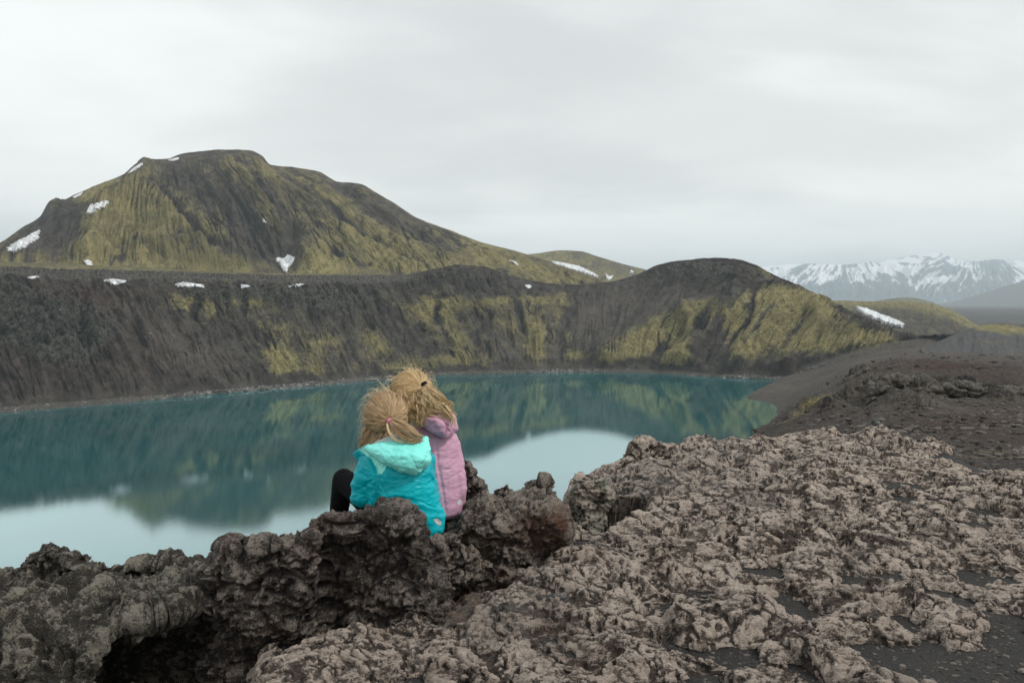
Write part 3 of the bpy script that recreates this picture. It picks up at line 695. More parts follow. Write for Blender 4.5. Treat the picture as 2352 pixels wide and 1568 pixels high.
redm = blobs(ppx, ppy, [(2200, 850, 140, 20, 5, .9), (2330, 900, 80, 20, 0, .6), (1880, 850, 60, 12, 0, .35), (1970, 870, 60, 14, 0, .4), (2250, 985, 200, 40, 0, .8)])
mo = .6 * blobs(ppx, ppy, [(1800, 890, 40, 8, 0, .6), (1850, 950, 60, 6, -28, .9), (1900, 925, 50, 6, -28, .9)]) * (YY > 40)
gravXYZ = (AA * YY2, YY2, ZZ)
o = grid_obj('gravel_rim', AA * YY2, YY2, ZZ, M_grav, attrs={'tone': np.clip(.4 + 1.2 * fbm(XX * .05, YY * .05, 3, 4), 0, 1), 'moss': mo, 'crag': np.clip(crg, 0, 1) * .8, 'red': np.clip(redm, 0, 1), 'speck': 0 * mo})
tag(o, 'dark gravel crater rim curving away on the right with a low spit', 'crater rim', kind='structure')

# near inner side of the crater, dropping from the viewpoint to the lake
a = np.linspace(-3.0, 1.6, 260)
YY, ZZ, TT = loft_lines(a, [(0 * a + 1.0, 0 * a + CAM_H - 1.55), (0 * a + 3.6, 0 * a + CAM_H - 1.7), (0 * a + 6, 0 * a + CAM_H - 3.6), (0 * a + 62, 0 * a - 2)], [30, 20, 120])
AA = np.broadcast_to(a, YY.shape)
rt = sstep(.12, .3, AA) * (YY < 12)
ZZ = ZZ * (1 - rt) + rt * np.maximum(ZZ, CAM_H - 2.6)
ZZ = ZZ + .06 * fbm(AA * YY * 2, YY * 2, 0, 4) * np.clip(YY / 4, 1, 10)
mo = 0 * ZZ
o = grid_obj('crater_slope', AA * YY, YY, ZZ, M_grav, attrs={'moss': mo, 'crag': mo, 'red': mo, 'speck': mo})
tag(o, 'steep dark inner slope dropping from the rocks to the lake', 'slope', kind='structure')
n = 40
gx, gy = np.meshgrid(np.linspace(-30, 30, n), np.linspace(-30, 2.0, n))
o = grid_obj('ground', gx, gy, 0 * gx + CAM_H - 1.45 + .1 * fbm(gx * .5, gy * .5, 0, 3), M_grav, attrs={k: 0 * gx for k in ('moss', 'crag', 'red', 'speck')})
tag(o, 'dark sandy ground around the viewpoint', 'ground', kind='structure')

# ------------------------------------------------------------------ haze
M_haze = bpy.data.materials.new('haze'); M_haze.use_nodes = True; M_haze.node_tree.nodes.clear()
t = NT(M_haze.node_tree)
pv = t.node('ShaderNodeVolumePrincipled', inp={'Color': (0.84, 0.945, 1.0, 1), 'Density': 0.00012, 'Anisotropy': 0.0})
om = t.node('ShaderNodeOutputMaterial'); t.l.new(pv.outputs[0], om.inputs['Volume'])
bm = bmesh.new(); bmesh.ops.create_cube(bm, size=1)
me = bpy.data.meshes.new('haze'); bm.to_mesh(me); bm.free(); me.materials.append(M_haze)
hz = bpy.data.objects.new('haze', me); COL.objects.link(hz)
hz.scale = (41000, 27000, 800); hz.location = (0, 11300, -31 + 400)
tag(hz, 'thin pale rain haze over the lake and mountains', 'haze', kind='stuff')
# ------------------------------------------------------------------ near lava rock
def lava_mat(name, dark=(0.020, 0.016, 0.014), midc=(0.130, 0.100, 0.081), pale=(0.66, 0.545, 0.455), lichen=0.0, scale=1.0, red=.30, dk=0.0, flat=False):
    m, t = mk_mat(name)
    co = t.node('ShaderNodeTexCoord').outputs['Object']
    big = t.noise(co, 1.3 * scale, 4, 0.55)
    nb = t.noise(co, 4.5 * scale, 6, 0.65)
    cs = t.mapping(co, (0.62, 1.15, 1.35), (0, 0.12, 0.3)) if flat else co
    nm = t.noise(cs, (44 if flat else 28) * scale, 9, 0.78)
    nf = t.noise(cs, 130 * scale, 6, 0.80)
    vr = t.node('ShaderNodeTexVoronoi', inp={'Vector': co, 'Scale': 95.0 * scale}).outputs['Distance']
    nff = t.noise(co, 260 * scale, 3, 0.6)
    c = t.mix(t.smooth(nm, 0.34, 0.56), dark, midc)
    h = t.attr('hgt')
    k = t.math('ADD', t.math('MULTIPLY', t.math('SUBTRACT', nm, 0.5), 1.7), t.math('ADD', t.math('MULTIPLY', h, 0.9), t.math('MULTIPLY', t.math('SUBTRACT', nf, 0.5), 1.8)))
    c = t.mix(t.smooth(k, 0.06 + dk, 0.56 + dk), c, pale)  # light tops and dark crevices painted in, on top of random mottling
    c = t.mix(t.math('MULTIPLY', t.smooth(big, 0.50, 0.66), 0.35), c, t.mix(t.smooth(nf, .4, .6), (0.07, 0.070, 0.066), (0.21, 0.205, 0.19)))
    rr_ = t.math('ADD', t.math('MULTIPLY', t.smooth(nb, 0.50, 0.70), red), t.math('MULTIPLY', t.attr('rust'), 0.9), clamp=True)
    c = t.mix(rr_, c, t.mix(t.smooth(nf, .35, .65), (0.060, 0.026, 0.016), (0.21, 0.105, 0.065)))
    # pale lichen crumbs and fine pale grains
    fl = t.math('MULTIPLY', t.math('GREATER_THAN', nf, 0.62), t.smooth(nb, 0.40, 0.60))
    c = t.mix(t.math('MULTIPLY', fl, 0.55), c, (0.42, 0.40, 0.35))
    fl2 = t.math('GREATER_THAN', nff, 0.64)
    c = t.mix(t.math('MULTIPLY', fl2, 0.5), c, (0.50, 0.47, 0.42))
    if lichen > 0:
        lm = t.math('MULTIPLY', t.smooth(t.math('ADD', nb, t.math('MULTIPLY', nf, .5)), 0.62, 0.85), lichen)
        c = t.mix(lm, c, t.mix(t.smooth(nm, .4, .6), (0.16, 0.17, 0.10), (0.42, 0.43, 0.37)))
    sd = t.mix(t.smooth(nff, .45, .72), (0.018, 0.017, 0.016), (0.060, 0.056, 0.052))
    sd = t.mix(t.math('GREATER_THAN', nff, 0.73), sd, (0.22, 0.21, 0.19))
    sf = t.smooth(t.math('ADD', t.attr('sand'), t.math('MULTIPLY', t.math('SUBTRACT', nm, 0.5), 0.9)), 0.40, 0.62)
    c = t.mix(sf, c, sd)
    hh = t.math('ADD', t.math('MULTIPLY', nm, 0.7), t.math('ADD', t.math('MULTIPLY', nf, 0.6), t.math('ADD', t.math('MULTIPLY', nff, 0.15), t.math('MULTIPLY', vr, -0.25))))
    hh = t.math('MULTIPLY', hh, t.math('SUBTRACT', 1.0, t.math('MULTIPLY', sf, 0.8)))
    return finish(m, t, c, t.mix(nf, (0.6,) * 3, (0.95,) * 3), t.bump(hh, 1.0, 0.030 / scale), 0.3)
M_lava = lava_mat('lava_rock', flat=True)
M_dark = lava_mat('dark_lava_rock', midc=(0.082, 0.066, 0.056), pale=(0.33, 0.28, 0.24), dk=.14, red=.25)
M_left = lava_mat('olive_lava_rock', dark=(0.024, 0.022, 0.018), midc=(0.075, 0.066, 0.051), pale=(0.36, 0.325, 0.265), dk=.16, red=.12)
M_seat = lava_mat('rusty_lava_rock', midc=(0.105, 0.082, 0.066), pale=(0.40, 0.34, 0.28), dk=.06, red=.4)
M_lich = lava_mat('lichen_lava_rock', lichen=.85)
M_out = lava_mat('outcrop_rock', scale=.08, midc=(0.110, 0.096, 0.080), pale=(0.25, 0.225, 0.19), red=.15)
M_blue = lava_mat('grey_stone', midc=(0.12, 0.125, 0.12), pale=(0.24, 0.25, 0.245), red=0, scale=2)

def _warp(p, seed, s):
    x, y, z = p[:, 0] / s, p[:, 1] / s, p[:, 2] / s
    wx = .05 * fbm(x * 5, y * 5, z * 5 + seed, 3); wz = .05 * fbm(x * 5 + 9, y * 5, z * 5 + seed, 3)
    return x + wx, y + wx, z + wz
def coarse_noise(p, seed=0.0, s=1.0):
    x, y, z = _warp(p, seed, s)
    a1 = fbm(x * 2.3 + seed, y * 2.3, z * 2.8, 4, .5)
    st = fbm(x * 4.2 + seed, y * 5.0, z * 6.0 + 4, 3, .5) * 5
    fl_ = np.floor(st); ter = fl_ + sstep(.78, .99, st - fl_)
    return (.060 * a1 + .022 * ter) * s
def fine_noise(p, seed=0.0, s=1.0, k=1.0):
    x, y, z = _warp(p, seed, s)
    a2 = fbm(x * 8 + seed, y * 9, z * 13, 6, .66)
    a3 = fbm(x * 24 + seed, y * 26, z * 34, 4, .62, ridged=True)
    c1, c2 = worley(x * 7.5 + .6 * a2 + seed, y * 8.5 - .6 * a2, z * 11)
    crk = 1 - sstep(.0, .11, c2 - c1)
    w1, w2 = worley(x * 27 + seed, y * 30, z * 34)
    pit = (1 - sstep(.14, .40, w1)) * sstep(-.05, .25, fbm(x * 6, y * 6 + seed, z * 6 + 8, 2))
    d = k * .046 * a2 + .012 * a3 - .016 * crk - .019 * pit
    hgt = .75 * a2 + .55 * a3 - .7 * crk - .9 * pit + .12  # shade put into the colour: raised crust paler, cracks and pits darker
    return d * s, hgt
def rock_noise(p, seed=0.0, s=1.0):
    """p (N,3) metres; returns displacement in metres and a height that paints raised crust pale and crevices dark"""
    d, h = fine_noise(p, seed, s)
    return d + coarse_noise(p, seed, s), h

def eval_mesh(o):
    dg = bpy.context.evaluated_depsgraph_get()
    ev = o.evaluated_get(dg)
    me = bpy.data.meshes.new_from_object(ev)
    return me
def hull_mesh(bm, pts):
    vs = [bm.verts.new(p) for p in pts]
    r = bmesh.ops.convex_hull(bm, input=vs, use_existing_faces=False)
    junk = list({g for g in r['geom_interior'] if isinstance(g, bmesh.types.BMVert)} | {g for g in r['geom_unused'] if isinstance(g, bmesh.types.BMVert)})
    if junk: bmesh.ops.delete(bm, geom=junk, context='VERTS')
def blob_mesh(bm_fill, voxel, smooth=4, sub=1):
    """voxel-merge whatever bm_fill put in the bmesh; returns V, N, faces"""
    bm = bmesh.new(); bm_fill(bm)
    me = bpy.data.meshes.new('tmp'); bm.to_mesh(me); bm.free()
    o = bpy.data.objects.new('tmp', me); COL.objects.link(o)
    r = o.modifiers.new('r', 'REMESH'); r.mode = 'VOXEL'; r.voxel_size = voxel; r.adaptivity = 0
    if smooth:
        sm = o.modifiers.new('s', 'SMOOTH'); sm.factor = .5; sm.iterations = smooth
    if sub:
        sb = o.modifiers.new('u', 'SUBSURF'); sb.levels = sub; sb.render_levels = sub
    m2 = eval_mesh(o)
    n = len(m2.vertices)
    V = np.empty(n * 3, np.float32); m2.vertices.foreach_get('co', V); V = V.reshape(-1, 3).astype(np.float64)
    N = np.empty(n * 3, np.float32); m2.vertices.foreach_get('normal', N); N = N.reshape(-1, 3).astype(np.float64)
    nf = len(m2.polygons); lt = np.empty(nf, np.int32); m2.polygons.foreach_get('loop_total', lt)
    li = np.empty(len(m2.loops), np.int32); m2.loops.foreach_get('vertex_index', li)
    bpy.data.objects.remove(o); bpy.data.meshes.remove(m2); bpy.data.meshes.remove(me)
    if (lt == 4).all(): F = [li.reshape(-1, 4)]
    else:
        st = np.concatenate([[0], np.cumsum(lt)[:-1]]); F = []
        for k in np.unique(lt):
            s_ = st[lt == k]; F.append(li[s_[:, None] + np.arange(k)[None]])
    return V, N, F
def ext(outline, y0, y1, back=None, dip=7):
    """3D points of an outline measured at depth y0, carried back to y1 with a slight dip so its near lip is the skyline"""
    pts = []
    for p in outline:
        yy = p[2] if len(p) > 2 else y0
        v = P(p[0], p[1], yy); pts.append(v)
        if back is None: pts.append(P(p[0], p[1] + dip, yy + (y1 - y0)))
    if back is not None:
        for p in back: pts.append(P(p[0], p[1], p[2] if len(p) > 2 else y1))
    return pts
def lump(name, label, cat, hulls, mat, voxel=.014, sub=1, seed=0.0, s=1.0, amp=1.0, rust=None, sand=None, group=None, smooth=5, disp=None, kind=None):
    V, N, F = blob_mesh(lambda bm: [hull_mesh(bm, h) for h in hulls], voxel, smooth, sub)
    d, hg = (disp or rock_noise)(V, seed, s)
    V = V + N * (d * amp)[:, None]
    at = {'hgt': hg, 'rust': rust(V) if rust else 0 * d, 'sand': sand(V, N) if sand else 0 * d}
    org = (V[:, 0].mean(), V[:, 1].mean(), V[:, 2].min())
    o = new_mesh_obj(name, V, F, mat, attrs=at, origin=org)
    tag(o, label, cat, group, kind)
    return o
def vpx(V):
    return proj(V[:, 0], V[:, 1], V[:, 2])

# ---- the big slab: a height field that ends at its broken edge
edge_pts = [(380, 1760), (480, 1640), (540, 1568), (575, 1490), (600, 1440), (640, 1378), (700, 1384), (790, 1402), (850, 1372), (895, 1352), (950, 1362), (1000, 1392), (1070, 1396), (1095, 1350),
            (1140, 1330), (1178, 1300), (1195, 1262), (1235, 1228), (1270, 1218), (1290, 1214), (1296, 1130), (1310, 1108), (1345, 1086), (1400, 1068), (1436, 1052), (1446, 1034), (1560, 1016), (1600, 998), (1680, 997), (1760, 988), (1840, 984),
            (1930, 980), (2000, 978), (2060, 986), (2180, 1012), (2352, 1080), (2700, 1100), (3000, 1100)]
ZS = -1.0
n_c = 1480
a = np.concatenate([np.linspace(ar(400, HORIZON), ar(2500, HORIZON), n_c - 160), np.linspace(ar(2502, HORIZON), ar(5000, HORIZON), 160)])
ex = np.array([ar(p[0], p[1]) for p in edge_pts]); ey = np.array([ZS / zr(p[1]) for p in edge_pts])
edge_y = np.interp(a, ex, ey)
apx = a * FF + FW / 2
n_r = 1150
t_ = np.linspace(0, 1, n_r)[:, None]
YY = 1.62 * (7.6 / 1.62) ** t_ * np.ones((1, n_c))
AA = np.broadcast_to(a, YY.shape); XX = AA * YY
EY = edge_y[None] + .05 * fbm(XX * 5, YY * 5, 7.0, 4)
drop = sstep(0, .16, YY - EY) * .9 + np.clip(YY - EY - .16, 0, 5) * .5
# general lie of the slab
lie = ZS + .08 * fbm(XX * .55, YY * .55, 3.0, 3) * sstep(1.6, 3.0, YY)
e_soft = sstep(0, .30, EY - YY)               # rounding towards the broken edge
lie = lie - .05 * (1 - e_soft) ** 2
pxs, pys = proj(XX, YY, lie + CAM_H)
# broken mounds separated by sandy hollows
m1 = .72 * fbm(XX * 1.4 + 3, YY * 1.4, .5, 4, .5)
w1, w2 = worley(XX.ravel() * 2.3 + .35 * fbm(XX * 3, YY * 3, 1, 3).ravel(), YY.ravel() * 1.7 + .35 * fbm(XX * 3, YY * 3, 5, 3).ravel(), 0 * XX.ravel() + .5)
mound = (w2 - w1).reshape(XX.shape)
crack = 1 - sstep(.02, .28, mound)
lie = lie + .050 * m1 - .036 * crack + .036 * sstep(.2, .9, mound)
Pn = np.stack([XX, YY, lie * 1.0], -1).reshape(-1, 3)
d = coarse_noise(Pn, 2.0, 1.0) * .75
sand_b = blobs(pxs, pys, [(1400, 1418, 60, 14, 0, 1.1), (1690, 1470, 90, 26, 8, 1.3), (1560, 1440, 60, 16, 20, .8), (1340, 1500, 70, 20, 0, .9), (1640, 1530, 70, 30, 30, .9), (1290, 1345, 40, 8, 0, .9), (1850, 1500, 70, 16, 30, .9), (2080, 1480, 90, 60, 20, 1.1),
                          (2250, 1500, 140, 90, 0, 1.2), (2250, 1290, 130, 40, 10, 1.0), (2150, 1110, 100, 18, 10, .9), (2280, 1180, 120, 26, 10, .9), (2320, 1400, 60, 60, 0, .9), (1930, 1540, 70, 20, 0, .8), (2040, 1300, 40, 40, 0, .5),
                          (1480, 1345, 40, 10, 0, .7), (950, 1425, 30, 10, 10, .7), (1780, 1250, 60, 12, 10, .5), (2250, 1040, 160, 20, 0, 1.2), (2900, 1300, 400, 300, 0, .7), (3900, 1300, 700, 400, 0, .7), (1500, 1270, 60, 8, 0, .6), (2100, 1200, 60, 14, 20, .7)])
relief = .050 * m1 - .036 * crack + .036 * sstep(.2, .9, mound)
sink = np.clip(sand_b, 0, 1.2) * .080
field = relief + d.reshape(XX.shape) + .014 * fbm(XX * 9, YY * 9, 0, 4, .6) - sink
lvl = -.066 + .010 * fbm(XX * 2, YY * 2, 5, 2)
sandy = sstep(-.010, .010, lvl - field) * (drop < .02)
soft = .004 * fbm(XX * 7, YY * 7, 0, 3)
zz = lie + d.reshape(XX.shape) - sink
zz = np.where(lvl + soft > field, lie - relief + lvl + soft, zz)
# hollow by the lichen rock
def box(v, a0, a1, s_): return sstep(a0 - s_, a0 + s_, v) * (1 - sstep(a1 - s_, a1 + s_, v))
hx = apx[None] + 18 * fbm(XX * 5, YY * 5, 2, 3)
hol = box(hx, 1270, 1488, 12) * box(YY + .05 * fbm(XX * 4, YY * 4, 8, 3), 3.64, 4.02, .045)
zz = zz - .62 * hol
zz = zz - drop
# second pass: crust detail pushed out along the surface normal, so steep faces are rough as well
du = np.stack([np.gradient(XX, axis=1), np.gradient(YY, axis=1), np.gradient(zz, axis=1)], -1)
dv = np.stack([np.gradient(XX, axis=0), np.gradient(YY, axis=0), np.gradient(zz, axis=0)], -1)
NN = np.cross(du, dv); NN /= np.linalg.norm(NN, axis=-1, keepdims=True) + 1e-12
df, hg = fine_noise(np.stack([XX, YY * .9, zz], -1).reshape(-1, 3), 2.0, 1.0, .75)
nos = (1 - sandy)[..., None]
VV = np.stack([XX, YY, zz], -1) + NN * (.54 * df.reshape(XX.shape)[..., None] * nos)
X_, Y_, Z_ = VV[..., 0], VV[..., 1] + .32 * hol * sstep(1340, 1372, hx), VV[..., 2] + CAM_H
rust = blobs(pxs, pys, [(1270, 1400, 60, 40, 0, .5), (1500, 1290, 60, 20, 10, .7), (1350, 1480, 80, 40, 0, .4), (1600, 1600, 80, 40, 0, .5), (1640, 1330, 40, 30, 0, .4), (1100, 1420, 60, 30, 0, .3), (1190, 1300, 40, 20, 0, .7)]) * .8 * (.6 + fbm(XX * 6, YY * 6, 0, 3)) + hol * (apx[None] < 1345) * .9
slabXYZ = (X_, Y_, Z_, sandy)
o = grid_obj('lava_slab', X_, Y_, Z_, M_lava, attrs={'hgt': hg, 'rust': np.clip(rust, 0, 1), 'sand': np.clip(sandy + sand_b * .12, 0, 1)}, )
tag(o, 'wide pale brown crusted lava slab with black sand hollows filling the lower right', 'lava slab')

# ---- blocks along the rim
def darksand(V, N): return np.clip((N[:, 2] - .93) * 3, 0, .0)
lump('lava_rock', 'tall black-brown lava block directly in front of the girl in the turquoise jacket', 'rock',
     [ext([(690, 1225), (750, 1188), (905, 1182), (962, 1222), (992, 1272), (1008, 1330), (1000, 1420), (850, 1480), (620, 1520), (610, 1262)], 2.50, 2.86),
      ext([(840, 1200), (880, 1170), (915, 1168), (945, 1190), (960, 1260), (840, 1260)], 2.58, 2.82),
      ext([(980, 1258, 2.66), (1008, 1246, 2.66), (1012, 1270, 2.66), (1010, 1330, 2.66), (960, 1330, 2.66)], 2.66, 2.80),
      ext([(505, 1278), (600, 1262), (720, 1230), (740, 1480), (600, 1640), (545, 1660), (505, 1600), (488, 1440), (486, 1285)], 2.38, 2.74),
      ext([(500, 1264), (526, 1250), (545, 1262), (540, 1310), (495, 1310)], 2.44, 2.6)], M_dark, voxel=.0095, seed=4.0,
     rust=lambda V: .35 * blobs(*vpx(V), [(530, 1235, 30, 12, 0, 1), (720, 1200, 90, 12, -10, 1), (600, 1216, 60, 8, 0, 1)]))
lump('lava_rock', 'large olive-brown pitted lava rock with a black cave under it, filling the lower left corner', 'rock',
     [ext([(-560, 1320, 2.5), (60, 1316, 2.5), (230, 1326, 2.5), (240, 1380, 2.3), (228, 1450, 2.15), (190, 1640, 1.98), (-560, 1680, 1.9)], 2.2, 2.62,
          back=[(-560, 1324, 2.75), (60, 1318, 2.75), (230, 1330, 2.75), (230, 1640, 2.6), (-560, 1640, 2.6)]),
      ext([(200, 1330, 2.55), (330, 1326, 2.55), (460, 1318, 2.55), (474, 1345, 2.42), (470, 1376, 2.38), (400, 1390, 2.33), (330, 1416, 2.25), (220, 1440, 2.2)], 2.4, 2.8,
          back=[(200, 1332, 2.85), (460, 1322, 2.85), (470, 1380, 2.75), (220, 1420, 2.75)]),
      ext([(440, 1322), (478, 1312), (510, 1320), (520, 1380), (450, 1390)], 2.46, 2.72),
      ext([(70, 1268), (110, 1252), (185, 1256), (205, 1275), (210, 1330), (60, 1330)], 2.46, 2.64),
      ext([(20, 1300), (60, 1280), (100, 1290), (100, 1340), (10, 1340)], 2.46, 2.62),
      ext([(100, 1300), (600, 1300), (640, 1700), (60, 1700)], 2.84, 3.05)], M_left, voxel=.010, seed=11.0)
lump('lava_rock', 'rusty brown lava ledge on which both girls sit, right of the black-brown block', 'rock',
     [ext([(1018, 1226), (1070, 1200), (1160, 1186), (1240, 1178), (1278, 1190), (1296, 1222), (1226, 1262), (1180, 1300), (1120, 1300), (1030, 1330)], 3.05, 3.5,
          back=[(1010, 1190, 3.5), (1080, 1140, 3.5), (1125, 1124, 3.5), (1180, 1128, 3.5), (1240, 1128, 3.5), (1272, 1150, 3.5), (1290, 1300, 3.5), (1020, 1330, 3.5)]),
      [Vector((x_, y_, CAM_H + z_)) for x_ in (-.72, -.20) for y_ in (2.96, 3.42) for z_ in (-.905, -1.3)],
      [Vector((x_, y_, CAM_H + z_)) for x_ in (-.85, -.15) for y_ in (3.30, 3.85) for z_ in (-1.09, -1.5)],
      ext([(1100, 1150), (1130, 1116), (1165, 1112), (1180, 1150)], 3.42, 3.55), ext([(1195, 1150), (1215, 1112), (1250, 1112), (1268, 1150)], 3.42, 3.55),
      ext([(1030, 1290), (1090, 1262), (1170, 1310), (1185, 1335), (1100, 1350), (1040, 1340)], 2.98, 3.2)], M_seat, voxel=.0095, seed=23.0,
     rust=lambda V: .8 * blobs(*vpx(V), [(1240, 1220, 70, 50, 0, 1), (1100, 1240, 50, 30, 0, .5), (1290, 1190, 20, 40, 0, .8)]))
lump('lava_rock', 'narrow knobbly rock tip rising behind the arm of the girl in pink', 'rock',
     [ext([(1058, 1058), (1072, 1048), (1082, 1068), (1080, 1100), (1098, 1118), (1120, 1150), (1112, 1190), (1050, 1190)], 3.52, 3.68), ext([(1052, 1062), (1066, 1046), (1078, 1056), (1070, 1080)], 3.54, 3.62)], M_dark, voxel=.009, seed=31.0, amp=.55)
lump('lava_rock', 'pale green lichen covered rock standing in the cleft right of the rusty ledge', 'rock',
     [ext([(1318, 1135, 3.86), (1345, 1110, 3.86), (1392, 1100, 3.86), (1402, 1140, 3.84), (1388, 1190, 3.80), (1374, 1235, 3.78), (1352, 1240, 3.78), (1332, 1180, 3.82)], 3.84, 4.15)], M_lich, voxel=.011, seed=37.0, amp=.7)
lump('lava_rock', 'squared pale lava knob at the left end of the slab skyline', 'rock',
     [ext([(1446, 1026), (1456, 1018), (1490, 1016), (1545, 1022), (1556, 1050), (1540, 1085), (1450, 1085), (1444, 1050)], 4.85, 5.3), ext([(1430, 1060), (1450, 1045), (1460, 1100), (1400, 1100)], 4.6, 4.9)], M_lava, voxel=.016, seed=41.0, amp=.8)
lump('stone', 'smooth blue-grey stone lying in black sand on the slab', 'stone', [ext([(1592, 1380), (1604, 1372), (1622, 1376), (1630, 1388), (1614, 1396), (1594, 1394)], 2.63, 2.68)], M_blue, voxel=.004, seed=5.0, amp=.10, group='loose stones on the lava')
lump('stone', 'flat grey stone lodged in the crust nearest to the sandy pocket', 'stone', [ext([(1236, 1372), (1268, 1360), (1306, 1368), (1310, 1384), (1270, 1398), (1240, 1390)], 2.68, 2.75)], M_blue, voxel=.005, seed=6.0, amp=.2, group='loose stones on the lava')
lump('stone', 'pale pointed slab of stone tilted at the far edge of the lava', 'stone', [ext([(2000, 962), (2012, 960), (2046, 996), (2050, 1006), (2020, 1006)], 6.5, 6.62)], M_blue, voxel=.012, seed=7.0, amp=.2, group='loose stones on the lava')
lump('stone', 'round dark stone at the bottom edge below the cave', 'stone', [ext([(276, 1586), (288, 1576), (308, 1572), (320, 1582), (326, 1620), (270, 1620)], 2.0, 2.1)], M_left, voxel=.006, seed=8.0, amp=.3, group='loose stones on the lava')

# ---- outcrops on the gravel rim
def crag_noise(p, seed=0.0, s=1.0):
    x, y, z = p[:, 0] * .5, p[:, 1] * .5, p[:, 2]
    w1, w2 = worley(x * 1.6 + seed, y * 1.6, z * .55)
    a1 = fbm(x * .8 + seed, y * .8, z * .8, 4, .6); a2 = fbm(x * 3, y * 3 + seed, z * 2, 4, .65, ridged=True)
    zz_ = p[:, 2] * 1.1 / s + 1.2 * fbm(x * .8, y * .8, z * .3 + seed, 3); fr2 = zz_ - np.floor(zz_)
    lay = sstep(0, .7, fr2) * (1 - sstep(.86, 1, fr2))
    return s * (.55 * lay - .25 + .4 * a1 + .35 * sstep(.0, .16, w2 - w1) - .25 + .25 * a2 + .15 * fbm(x * 9, y * 9, z * 6, 3, .6)), .5 * a2 + .3 * a1
gr = 'rock outcrops on the gravel rim'
lump('rock_outcrop', 'jagged brown crag with dark undercuts in the middle of the gravel rim', 'outcrop',
     [ext([(2012, 880), (2060, 868), (2120, 872), (2150, 890), (2140, 930), (2120, 985), (2080, 975), (2020, 930)], 74, 82), ext([(1990, 905), (2030, 890), (2060, 930), (2040, 945)], 72, 78)], M_out, voxel=.35, sub=2, seed=1.0, s=1.2, disp=crag_noise, group=gr)
lump('rock_outcrop', 'long grey overhanging ledge at the right edge of the gravel rim', 'outcrop',
     [ext([(2158, 888), (2200, 884), (2280, 898), (2420, 908), (2420, 945), (2330, 938), (2260, 928), (2190, 900)], 70, 84)], M_out, voxel=.35, sub=2, seed=2.0, s=.8, disp=crag_noise, group=gr)
lump('rock_outcrop', 'rounded boulder tucked under the grey ledge', 'outcrop', [ext([(2122, 902), (2145, 888), (2172, 896), (2176, 922), (2150, 934), (2124, 924)], 70, 73)], M_out, voxel=.25, sub=2, seed=3.0, s=.5, disp=crag_noise, group=gr)
lump('rock_outcrop', 'pale fluted block standing just beyond the lava slab', 'outcrop', [ext([(2140, 956), (2178, 952), (2184, 980), (2178, 1000), (2142, 1000)], 22, 24)], M_out, voxel=.10, sub=2, seed=4.0, s=.18, disp=crag_noise, group=gr)
lump('rock_outcrop', 'row of low brown rocks down the crest of the near ridge above the lake', 'outcrop', [ext([(1800, 958), (1850, 930), (1900, 912), (1915, 918), (1860, 950), (1800, 972)], 84, 88)], M_out, voxel=.35, sub=2, seed=5.0, s=.8, disp=crag_noise, group=gr)
lump('rock_outcrop', 'low dark rib of rock on the near ridge crest below the red gravel', 'outcrop', [ext([(1915, 892), (1960, 862), (1998, 842), (2004, 850), (1960, 874), (1925, 896)], 104, 110)], M_out, voxel=.4, sub=2, seed=6.0, s=.5, disp=crag_noise, group=gr)

# ---- sandy pocket between the block and the slab
gx, gy = np.meshgrid(np.linspace(-.62, .42, 300), np.linspace(2.50, 3.35, 240))
n1 = fbm(gx * 4, gy * 4, 1.0, 4)
nz = CAM_H - 1.125 + .05 * n1 + .01 * fbm(gx * 25, gy * 25, 1.0, 3) - .10 * blobs(gx, gy, [(-.30, 3.0, .12, .12, 0, 1)]) - .5 * sstep(.5, .62, np.abs(gx + .08)) - .5 * (1 - sstep(2.5, 2.62, gy))
cr_ = fbm(gx * 14, gy * 14, 3, 4, .6, ridged=True)
o = grid_obj('sand', gx, gy, nz + .02 * np.clip(cr_, 0, 1), M_seat, attrs={'hgt': cr_, 'rust': np.clip(cr_ * 1.2, 0, 1) * .5, 'sand': sstep(.35, .1, cr_) * .9})
tag(o, 'pocket of dark sand with rusty crumbs between the blocks', 'sand', kind='structure')
# ------------------------------------------------------------------ the two girls
_ico = None
def ico_pts():
    global _ico
    if _ico is None:
        b = bmesh.new(); bmesh.ops.create_icosphere(b, subdivisions=2, radius=1.0)
        _ico = [v.co.copy() for v in b.verts]; b.free()
    return _ico
def ball(c, r):
    if not hasattr(r, '__len__'): r = (r, r, r)
    return [Vector((c[0] + v.x * r[0], c[1] + v.y * r[1], c[2] + v.z * r[2])) for v in ico_pts()]
def chain(bm, pts):
    """pts: (point, radius) ...; tapering limb made of hulled pairs"""
    for (p0, r0), (p1, r1) in zip(pts[:-1], pts[1:]):
        hull_mesh(bm, ball(p0, r0) + ball(p1, r1))
def rings_mesh(bm, rings, n=28, ex=2.4):
    """rings: (py, x_left, x_right, y_centre, half_depth[, fwd]) stacked, closed loft"""
    loops = []
    for (py_, xl, xr, yc, hd) in rings:
        c0 = P(xl, py_, yc); c1 = P(xr, py_, yc); cx = (c0.x + c1.x) / 2; hw = (c1.x - c0.x) / 2; z = c0.z
        lp = []
        for i in range(n):
            th_ = 2 * math.pi * i / n; c, s_ = math.cos(th_), math.sin(th_)
            lp.append(bm.verts.new((cx + hw * math.copysign(abs(c) ** (2 / ex), c), yc + hd * math.copysign(abs(s_) ** (2 / ex), s_), z)))
        loops.append(lp)
    for l0, l1 in zip(loops[:-1], loops[1:]):
        for i in range(n): bm.faces.new((l0[i], l0[(i + 1) % n], l1[(i + 1) % n], l1[i]))
    bm.faces.new(loops[0][::-1]); bm.faces.new(loops[-1])
    bmesh.ops.recalc_face_normals(bm, faces=bm.faces[:])

